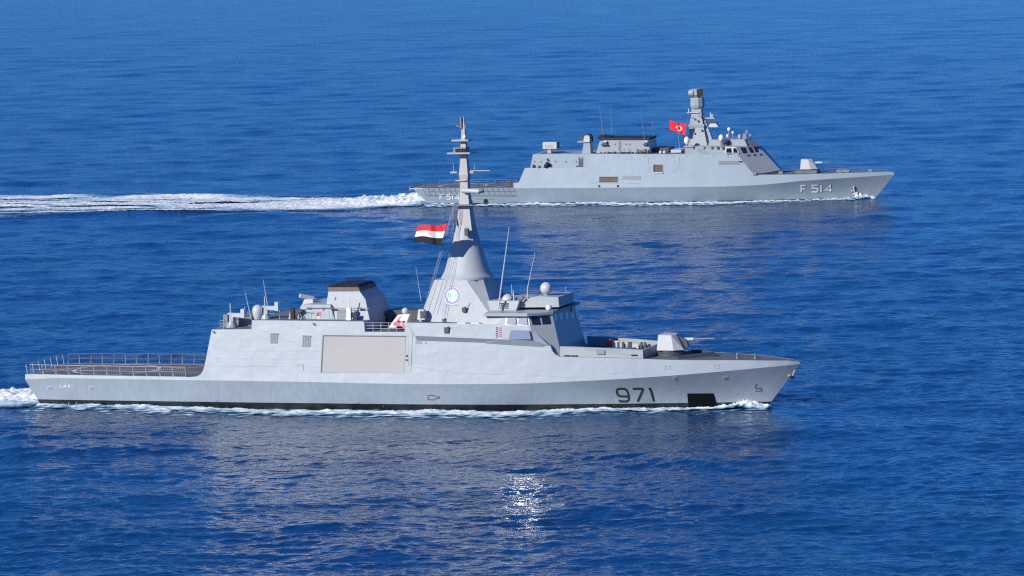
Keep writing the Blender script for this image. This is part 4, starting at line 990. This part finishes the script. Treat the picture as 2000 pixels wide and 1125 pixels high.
# numbers
def glyph(ch, x, y, w, h):
    T = {'F': [[(1, 0), (0, 0), (0, 1)], [(0, .5), (.8, .5)]],
         '5': [[(1, 0), (.08, 0), (.08, .44), (.7, .40), (1, .58), (1, .84), (.75, 1), (0, .96)]],
         '1': [[(.45, 0), (.45, 1)]], '4': [[(.78, 1), (.78, 0), (0, .72), (1, .72)]]}
    return [[(x + a * w, y + b * h) for a, b in l] for l in T[ch]]
def number(x, y, sx, sy, wd, name, off, slope=0):
    for dx, dy, m, lf in ((1.1 * sx / 60, 1.2 * sy / 14, SHADEP, .04), (0, 0, WHITE, .08)):
        if m is SHADEP and name == 'hull_number_stern': continue
        for ch, cx_, w_ in (('F', 0, .145), ('5', .345, .19), ('1', .60, .10), ('4', .79, .20)):
            gl = glyph(ch, x + cx_ * sx + dx, y + dy + slope * cx_, w_ * sx, sy)
            if ch == 'F': gl[1][0] = (gl[1][0][0] + wd / 2, gl[1][0][1])
            strokes(B, 'hull_letter' if m is WHITE else 'letter_shadow', m, gl, wd, off, lf)
number(1565, 362.2, 60, 13, 2.7, 'hull_number', ol, -.8)
number(859.5, 380.3, 38, 9, 1.6, 'hull_number_stern', ol, .3)
# outlets and overside gear
plate(B, 'overside_pipe', VENT, [(928, 387), (965, 387.4), (965, 389), (928, 388.6)], ol, .1, .1)
plate(B, 'fender', BLACK, [(945, 390), (950, 388), (953, 393), (950, 397), (957, 399.5), (951, 400), (945, 395)], ol, .2, .2)
plate(B, 'overside_fitting', DARKG, [(920.5, 391.5), (922.5, 391.5), (922.5, 397), (920.5, 397)], ol, .1, .1)
plate(B, 'draught_mark', DARKG, ell(844, 373.6, 1.2, 1.6, 8), ol, .05); plate(B, 'hull_outlet', DARKG, ell(1507, 382, 1.3, 1.0, 8), ol, .05)
# anchor in its hawse
ap = plate(B, 'anchor_pocket', MIDG, [(1663, 365), (1668, 361.5), (1672, 363), (1679, 375), (1675, 378), (1664, 381), (1661, 376)], ol, .05)
p, q = B.map(1667.5, 364, ol), B.map(1670, 377, ol)
MB().tube([p + Vector((0, -.3, 0)), q + Vector((0, -.35, 0))], .2, 6).tube([B.map(1664, 372, ol) + Vector((0, -.4, 0)), B.map(1666, 379, ol) + Vector((0, -.4, 0)), B.map(1676, 376, ol) + Vector((0, -.4, 0))], .25, 6).build('anchor', OFFW, B.root)
# foredeck: gun, platform, rails
GZ = B.ZD(B.at(1578, -2, 7))
gx0, gx1 = B.at(1563, -1.4, GZ + .6), B.at(1597, -1.4, GZ + .6)
MB().cbox((B.at(1578, 0, GZ), 0, GZ), (4.4, 4.6, .55)).build('gun_platform', DECKL, B.root)
b_ = GZ + .75
gt = MB().hull([(gx0, -1.5, b_), (gx0, 1.5, b_), (gx0 + .15, -1.2, b_ + 2.05), (gx0 + .15, 1.2, b_ + 2.05), (gx0 + 2.1, -1.5, b_), (gx0 + 2.1, 1.5, b_), (gx0 + 1.6, -1.2, b_ + 2.0), (gx0 + 1.6, 1.2, b_ + 2.0), (gx1 - .1, -.7, b_), (gx1 - .1, .7, b_), (gx0 + 2.3, -.5, b_ + 2.0), (gx0 + 2.3, .5, b_ + 2.0)]).build('gun_turret', OFFW, B.root, bevel=.03)
MB().lathe(((gx0 + gx1) / 2 - .2, 0, GZ + .5), [(1.5, 0), (1.5, .27)], 20).build('turret_ring', DARKG, gt)
MB().tube([(gx1 - 1.0, 0, b_ + 1.2), (gx1 + .7, 0, b_ + 1.3)], .22, 8).build('barrel_sleeve', OFFW, gt); MB().tube([(gx1 + .7, 0, b_ + 1.3), (gx1 + 2.4, 0, b_ + 1.4)], .08, 8).build('gun_barrel', MIDG, gt)
for s_ in (-1, 1):
    xs2 = np.linspace(B.at(1475, -6, 7) , B.at(1742, 0, 7), 12); mb = MB()
    for a_, b2 in zip(xs2[:-1], xs2[1:]):
        rail([(a_, s_ * (B.hbwall(a_, B.ZD(a_)) - .15), B.ZD(a_)), (b2, s_ * (B.hbwall(b2, B.ZD(b2)) - .15), B.ZD(b2))], .9, 1.7, 2, .018, mb=mb)
    mb.build('guard_rail', NETM, B.root)
mb = MB()
for x, y in ((1525, -3), (1640, 0), (1650, 1.2), (1655, -1), (1640, -2), (1700, 0), (1474, -6.0)): X = B.at(x, y, GZ); mb.cbox((X, y, B.ZD(X)), (.8, .5, .55))
mb.cbox((B.at(1645, 0, GZ), 0, B.ZD(B.at(1645, 0, GZ))), (2.2, 1.6, .5)).build('windlass_gear', MIDG, B.root)

def cturk(u, v):
    x, y = (u - .5) * 1.55, v - .5
    a = math.hypot(x - .10, y); b = math.hypot(x + .0, y)
    # crescent near the hoist (right), opening to the fly
    a = math.hypot(x - .12, y) < .27; b = math.hypot(x - .05, y) < .21
    if a and not b: return 1
    sx, sy = x + .13, y; r_ = math.hypot(sx, sy); t = math.atan2(sy, sx)
    if r_ < .115 * (.62 + .38 * math.cos(5 * t)): return 1
    return 0
flag('flag', 'red flag with white crescent and star beside the far warship mast', B, [(1308, 238), (1341, 240.5), (1338, 263), (1308.5, 256)], -3.4, 84, 50, cturk, [RED, WCLOTH], 1.4, .8)

# ================================================================== SEA
NW = 64
lam = np.exp(rng.uniform(np.log(1.3), np.log(38.0), NW)); wind = R(255)
th = wind + rng.normal(0, 0.62, NW); kk = 2 * np.pi / lam
kxv, kyv = kk * np.cos(th), kk * np.sin(th)
ph = rng.uniform(0, 2 * np.pi, NW); slope = 0.020 * np.where(lam > 12, .38, np.where(lam > 5, .52, .92)); amp = slope * lam / (2 * np.pi)
def sea_h(x, y, step):
    h = np.zeros_like(x)
    for i in range(NW):
        fade = np.clip((lam[i] / np.maximum(step, 1e-3) - 2.0) / 3.0, 0, 1)
        h += amp[i] * fade * np.sin(kxv[i] * x + kyv[i] * y + ph[i])
    h = h + 1.1 * (h * np.abs(h))
    # low swells thrown off on both sides of the far ship's wake
    dx, dy = x - B.o.x, y - B.o.y; lx, ly = dx * B.u.x + dy * B.u.y, dx * B.v.x + dy * B.v.y; d = -lx
    for sg, a0 in ((1, .75), (-1, .5)):
        c0 = sg * (11 + .17 * np.clip(d, 0, None)); g = np.exp(-((ly - c0) / 2.6) ** 2)
        h = h + a0 * g * np.clip(d / 25, 0, 1) * np.clip((150 - d) / 60, 0, 1) * (.75 + .25 * np.sin(lx / 13.0))
    return h
def grid_object(name, X, Y, Z, mats, attrs=None, keep=None):
    n, m = X.shape; co = np.stack([X, Y, Z], -1).reshape(-1, 3).astype(np.float32)
    idx = np.arange(n * m).reshape(n, m)
    q = np.stack([idx[:-1, :-1], idx[:-1, 1:], idx[1:, 1:], idx[1:, :-1]], -1).reshape(-1, 4)
    if keep is not None:
        k = (keep[:-1, :-1] | keep[:-1, 1:] | keep[1:, 1:] | keep[1:, :-1]).reshape(-1); q = q[k]
        used = np.unique(q); rm = np.full(n * m, -1); rm[used] = np.arange(len(used)); q = rm[q]; co = co[used]
        attrs = {a: v.reshape(-1)[used] for a, v in (attrs or {}).items()}
    me = bpy.data.meshes.new(name); me.vertices.add(len(co)); me.vertices.foreach_set('co', co.ravel())
    me.loops.add(q.size); me.loops.foreach_set('vertex_index', q.ravel().astype(np.int32))
    me.polygons.add(len(q)); me.polygons.foreach_set('loop_start', (np.arange(len(q)) * 4).astype(np.int32))
    for a, v in (attrs or {}).items():
        at = me.attributes.new(a, 'FLOAT', 'POINT'); at.data.foreach_set('value', v.reshape(-1).astype(np.float32))
    me.update(calc_edges=True); me.validate()
    me.shade_smooth()
    return world_child(me, name, mats, None)
uc = np.linspace(-.135, .135, 1500)
us = np.concatenate([-np.geomspace(12, .15, 40), uc, np.geomspace(.15, 12, 40)])
# rows follow even steps of viewing angle where the camera looks
ang = np.linspace(math.atan(CAMH / 375), math.atan(CAMH / 2600), 1500); yr = CAMH / np.tan(ang)
yr = np.concatenate([np.linspace(-4000, 150, 20), np.linspace(160, 370, 90), yr, np.geomspace(2650, 60000, 60)])
wdt = np.maximum(yr, 200.0)
X = us[None, :] * wdt[:, None]; Y = np.repeat(yr[:, None], len(us), 1)
step = np.gradient(yr); step = np.maximum(np.abs(step), np.abs(wdt * (uc[1] - uc[0])))
ST = np.repeat(step[:, None], len(us), 1) * np.where(np.abs(us) > .136, 30, 1)[None, :]
Z = sea_h(X, Y, ST)
# keep the water from washing over the hulls: flatten inside them
def local(sh, X, Y):
    dx, dy = X - sh.o.x, Y - sh.o.y
    return dx * sh.u.x + dy * sh.u.y, dx * sh.v.x + dy * sh.v.y

# churn maps: how much foam stands on the water (0..1) by place in each ship's frame
def sm(a, b, x): t = np.clip((x - a) / (b - a), 0, 1); return t * t * (3 - 2 * t)
def noise1(X, Y, seed, lx, ly, n=18):
    r = np.random.RandomState(seed); o = np.zeros_like(X)
    for _ in range(n):
        a = r.uniform(0, 6.28); s_ = np.exp(r.uniform(-.9, .9)); o += np.sin(X / lx * s_ * math.cos(a) * 6.28 + Y / ly * s_ * math.sin(a) * 6.28 + r.uniform(0, 6.28))
    return o / math.sqrt(n / 2)

# ---- water material
wm = bpy.data.materials.new('sea_water'); wm.use_nodes = True; nt = wm.node_tree; b = nt.nodes['Principled BSDF']
b.inputs['Base Color'].default_value = (0.002, 0.035, 0.14, 1); b.inputs['Roughness'].default_value = 0.14; b.inputs['IOR'].default_value = 1.40
tc = nt.nodes.new('ShaderNodeTexCoord')
def nz(scale, detail, rough, mp, dist=0):
    m_ = nt.nodes.new('ShaderNodeMapping'); m_.inputs['Scale'].default_value = mp; nt.links.new(tc.outputs['Object'], m_.inputs[0])
    n = nt.nodes.new('ShaderNodeTexNoise'); n.inputs['Scale'].default_value = scale; n.inputs['Detail'].default_value = detail; n.inputs['Roughness'].default_value = rough; n.inputs['Distortion'].default_value = dist
    nt.links.new(m_.outputs[0], n.inputs['Vector']); return n.outputs['Fac']
n1 = nz(.50, 2.2, .62, (.80, 1, 1), .35); n6 = nz(1.5, 2.5, .7, (.55, 1, 1), .2); n5 = nz(.10, 8, .72, (.35, 1.5, 1), .2); n2 = nz(.02, 3, .5, (.5, 1.6, 1)); n3 = nz(.13, 3, .55, (.6, 1.1, 1))
mul = nt.nodes.new('ShaderNodeMath'); mul.operation = 'MULTIPLY'; mul.inputs[1].default_value = .55; nt.links.new(n1, mul.inputs[0])
ad = nt.nodes.new('ShaderNodeMath'); ad.operation = 'ADD'; nt.links.new(mul.outputs[0], ad.inputs[0])
m3 = nt.nodes.new('ShaderNodeMath'); m3.operation = 'MULTIPLY'; m3.inputs[1].default_value = 1.0; nt.links.new(n3, m3.inputs[0]); nt.links.new(m3.outputs[0], ad.inputs[1])
m3.inputs[1].default_value = .12; mul.inputs[1].default_value = .75
m6 = nt.nodes.new('ShaderNodeMath'); m6.operation = 'MULTIPLY_ADD'; m6.inputs[1].default_value = .26; nt.links.new(n6, m6.inputs[0]); nt.links.new(ad.outputs[0], m6.inputs[2])
bp = nt.nodes.new('ShaderNodeBump'); bp.inputs['Strength'].default_value = 1.0; bp.inputs['Distance'].default_value = .55
nt.links.new(m6.outputs[0], bp.inputs['Height']); nt.links.new(bp.outputs[0], b.inputs['Normal'])
mr = nt.nodes.new('ShaderNodeMapRange'); mr.inputs['From Min'].default_value = .35; mr.inputs['From Max'].default_value = .65
av_ = nt.nodes.new('ShaderNodeMath'); av_.operation = 'MULTIPLY_ADD'; av_.inputs[1].default_value = .5; nt.links.new(n2, av_.inputs[0])
h5 = nt.nodes.new('ShaderNodeMath'); h5.operation = 'MULTIPLY'; h5.inputs[1].default_value = .5; nt.links.new(n5, h5.inputs[0]); nt.links.new(h5.outputs[0], av_.inputs[2]); nt.links.new(av_.outputs[0], mr.inputs['Value'])
r5 = nt.nodes.new('ShaderNodeMapRange'); r5.inputs['From Min'].default_value = .3; r5.inputs['From Max'].default_value = .7; r5.inputs['To Min'].default_value = .06; r5.inputs['To Max'].default_value = .14
nt.links.new(n5, r5.inputs['Value']); nt.links.new(r5.outputs[0], b.inputs['Roughness'])
sb = nt.nodes.new('ShaderNodeMapRange'); sb.inputs['From Min'].default_value = .3; sb.inputs['From Max'].default_value = .7; sb.inputs['To Min'].default_value = .25; sb.inputs['To Max'].default_value = .85
nt.links.new(n5, sb.inputs['Value']); nt.links.new(sb.outputs[0], bp.inputs['Distance'])
mx = nt.nodes.new('ShaderNodeMix'); mx.data_type = 'RGBA'; mx.inputs[6].default_value = (0.002, 0.030, 0.105, 1); mx.inputs[7].default_value = (0.005, 0.064, 0.185, 1)
nt.links.new(mr.outputs[0], mx.inputs[0]); nt.links.new(mx.outputs[2], b.inputs['Base Color'])
wo_ = grid_object('water', X, Y, Z, wm); wo_['kind'] = 'structure'

# ---- foam material (broken by noise where thin)
fm = bpy.data.materials.new('sea_foam'); fm.use_nodes = True; nt = fm.node_tree; b = nt.nodes['Principled BSDF']; b.inputs['Roughness'].default_value = .6
tc = nt.nodes.new('ShaderNodeTexCoord'); out = nt.nodes['Material Output']
na = nz(.34, 9, .75, (.16, 1, 1), .5); nb = nz(1.6, 5, .65, (.5, 1, 1), .3)
av = nt.nodes.new('ShaderNodeMath'); av.operation = 'ADD'; nt.links.new(na, av.inputs[0]); nt.links.new(nb, av.inputs[1])
at = nt.nodes.new('ShaderNodeAttribute'); at.attribute_name = 'foam'
s1_ = nt.nodes.new('ShaderNodeMath'); s1_.operation = 'MULTIPLY_ADD'; s1_.inputs[1].default_value = 1.35; s1_.inputs[2].default_value = -1.62
nt.links.new(at.outputs['Fac'], s1_.inputs[0]); ad2 = nt.nodes.new('ShaderNodeMath'); ad2.operation = 'ADD'; nt.links.new(av.outputs[0], ad2.inputs[0]); nt.links.new(s1_.outputs[0], ad2.inputs[1])
al = nt.nodes.new('ShaderNodeMapRange'); al.inputs['From Min'].default_value = -.24; al.inputs['From Max'].default_value = .20; nt.links.new(ad2.outputs[0], al.inputs['Value'])
cr2 = nt.nodes.new('ShaderNodeMapRange'); cr2.inputs['From Min'].default_value = 0.05; cr2.inputs['From Max'].default_value = .62; nt.links.new(ad2.outputs[0], cr2.inputs['Value'])
mc_ = nt.nodes.new('ShaderNodeMix'); mc_.data_type = 'RGBA'; mc_.inputs[6].default_value = (.16, .38, .55, 1); mc_.inputs[7].default_value = (.80, .86, .88, 1)
nt.links.new(cr2.outputs[0], mc_.inputs[0]); nt.links.new(mc_.outputs[2], b.inputs['Base Color'])
nt.links.new(al.outputs[0], b.inputs['Alpha'])
bp2 = nt.nodes.new('ShaderNodeBump'); bp2.inputs['Strength'].default_value = .8; bp2.inputs['Distance'].default_value = .35
nt.links.new(av.outputs[0], bp2.inputs['Height']); nt.links.new(bp2.outputs[0], b.inputs['Normal'])

def foam_patch(name, sh, xs, ys, fn, label, cat):
    LX, LY = np.meshgrid(xs, ys, indexing='ij'); dens, hump = fn(LX, LY)
    WX = sh.o.x + LX * sh.u.x + LY * sh.v.x; WY = sh.o.y + LX * sh.u.y + LY * sh.v.y
    row = np.interp(WY, yr, step)
    H = sea_h(WX, WY, row)
    nn = noise1(LX, LY, 5, 6.0, 2.0, 22) * .4 + noise1(LX, LY, 9, 1.5, .8, 22) * .4
    ZZ = H + .05 + hump * (1 + .28 * nn) + .10 * np.clip(dens, 0, 1) * nn
    o = grid_object(name, WX, WY, ZZ, fm, {'foam': dens}, keep=dens > .12)
    o['kind'] = 'stuff'; o['label'] = label; o['category'] = cat
    return o
def hull_foam(sh, seed, wmax, bow_h, gap):
    L = sh.lwl; Wv = np.vectorize(lambda u: sh.Wf(min(1, max(0, u))))
    # along-hull ribbon given in (s, d): s along waterline, d outwards; returned as side meshes
    s_ = np.linspace(0, 1.012, 620); d_ = np.concatenate([np.linspace(-.5, 1.6, 16), np.linspace(1.8, wmax + 2, 34)])
    for sg in (-1, 1):
        SS, DD = np.meshgrid(s_, d_, indexing='ij')
        LX = SS * L; LY = sg * (Wv(SS) + DD)
        q = (1 - SS)
        n_ = noise1(LX, LY * 0, seed, 9, 9, 14); n2_ = noise1(LX, DD, seed + 1, 3, 2, 14)
        # crest line drifts away from the hull going aft
        cen = .25 + 2.9 * sm(.03, .35, q) * (1 - .55 * sm(.6, 1, q)) + .6 * n_ * sm(.05, .3, q)
        wid = .75 + 1.5 * sm(0, .35, q) + .6 * np.abs(n_)
        dens = np.exp(-((DD - cen) / wid) ** 2) * (.98 + .20 * n2_) * (1 - .22 * sm(.5, 1, q)) 
        dens = np.maximum(dens, .66 * np.exp(-(np.maximum(DD - cen, 0) / (wid * 3.2)) ** 2) * (.62 + .50 * n2_))
        dens[:, 0] = 0
        dens = np.maximum(dens, (1.1 - .5 * sm(.0, .10, q)) * np.exp(-(np.maximum(DD - .3, 0) / .8) ** 2) * (q < .09))
        dens = dens * sm(-.012, .002, q)
        hump = bow_h * np.exp(-((DD - cen * .6) / (wid * 1.1)) ** 2) * np.exp(-((q - .022) / .026) ** 2) + .20 * np.exp(-((DD - cen) / wid) ** 2) * sm(0, .03, q)
        WX = sh.o.x + LX * sh.u.x + LY * sh.v.x; WY = sh.o.y + LX * sh.u.y + LY * sh.v.y
        row = np.interp(WY, yr, step); H = sea_h(WX, WY, row)
        n3_ = noise1(LX, LY, seed + 5, 1.1, .8, 24); ZZ = H + .05 + hump * (1 + .25 * n2_ + .30 * n3_)
        yield WX, WY, ZZ, dens
def merge_bow(name, sh, seed, wmax, bow_h, label):
    p, q = list(hull_foam(sh, seed, wmax, bow_h, 0))
    WX, WY, ZZ, dens = [np.concatenate([u[:, ::-1], v], 1) for u, v in zip(p, q)]
    o = grid_object(name, WX, WY, ZZ, fm, {'foam': dens}, keep=dens > .12)
    o['kind'] = 'stuff'; o['label'] = label; o['category'] = 'foam'
merge_bow('bow_wave', A, 21, 7.0, .6, 'thin white foam line along the waterline of the front warship')
merge_bow('bow_wave', B, 31, 7.0, .75, 'thin white foam line along the waterline of the rear warship')
def wake_fn(w0, w1, hum, half, seed, spread):
    def fn(LX, LY):
        d = -LX; w = w0 + spread * np.clip(d, 0, None) ** .6
        n_ = noise1(LX, LY, seed, 70, 9, 18); n2_ = noise1(LX, LY, seed + 1, 22, 2.6, 18)
        core = np.exp(-np.abs(LY / w) ** 3.2)
        w = w * (1 + .13 * noise1(LX, LY * 0, seed + 7, 45, 45, 10) * sm(5, 30, d))
        # two bright edges and a ragged middle
        edge = np.exp(-((np.abs(LY) - w * .78) / (w * .20)) ** 2)
        dens = core * (1.12 - .38 * sm(12, 70, d) + .42 * n_ * sm(6, 35, d) + .17 * n2_) + .30 * edge * (1 + .6 * n_) * sm(15, 45, d)
        dens *= sm(-2.5, .5, d)
        hump = hum * np.exp(-np.abs(LY / (w0 * .95)) ** 4) * np.exp(-np.clip(d - 2, 0, None) / 16.0) * sm(-1.5, 1.5, d) + .12 * core * sm(0, 5, d) 
        # a second low crest rides off to port
        arm = np.exp(-((LY - (w0 + 4 + .30 * d)) / (1.3 + .02 * d)) ** 2) * sm(25, 55, d) * (.5 + .5 * n_) * .75 * (1 - sm(70, 110, d))
        return np.maximum(dens, arm), hump
    return fn
foam_patch('stern_wake', B, np.linspace(-125, 1.5, 760), np.linspace(-34, 48, 210), wake_fn(7.6, 0, 1.6, 0, 41, 1.4), 'broad white foaming wake trailing left behind the rear warship', 'wake')
foam_patch('stern_wake', A, np.linspace(-60, 1.5, 460), np.linspace(-26, 34, 190), wake_fn(6.8, 0, .9, 0, 51, .8), 'white churned wake at the left edge behind the front warship', 'wake')
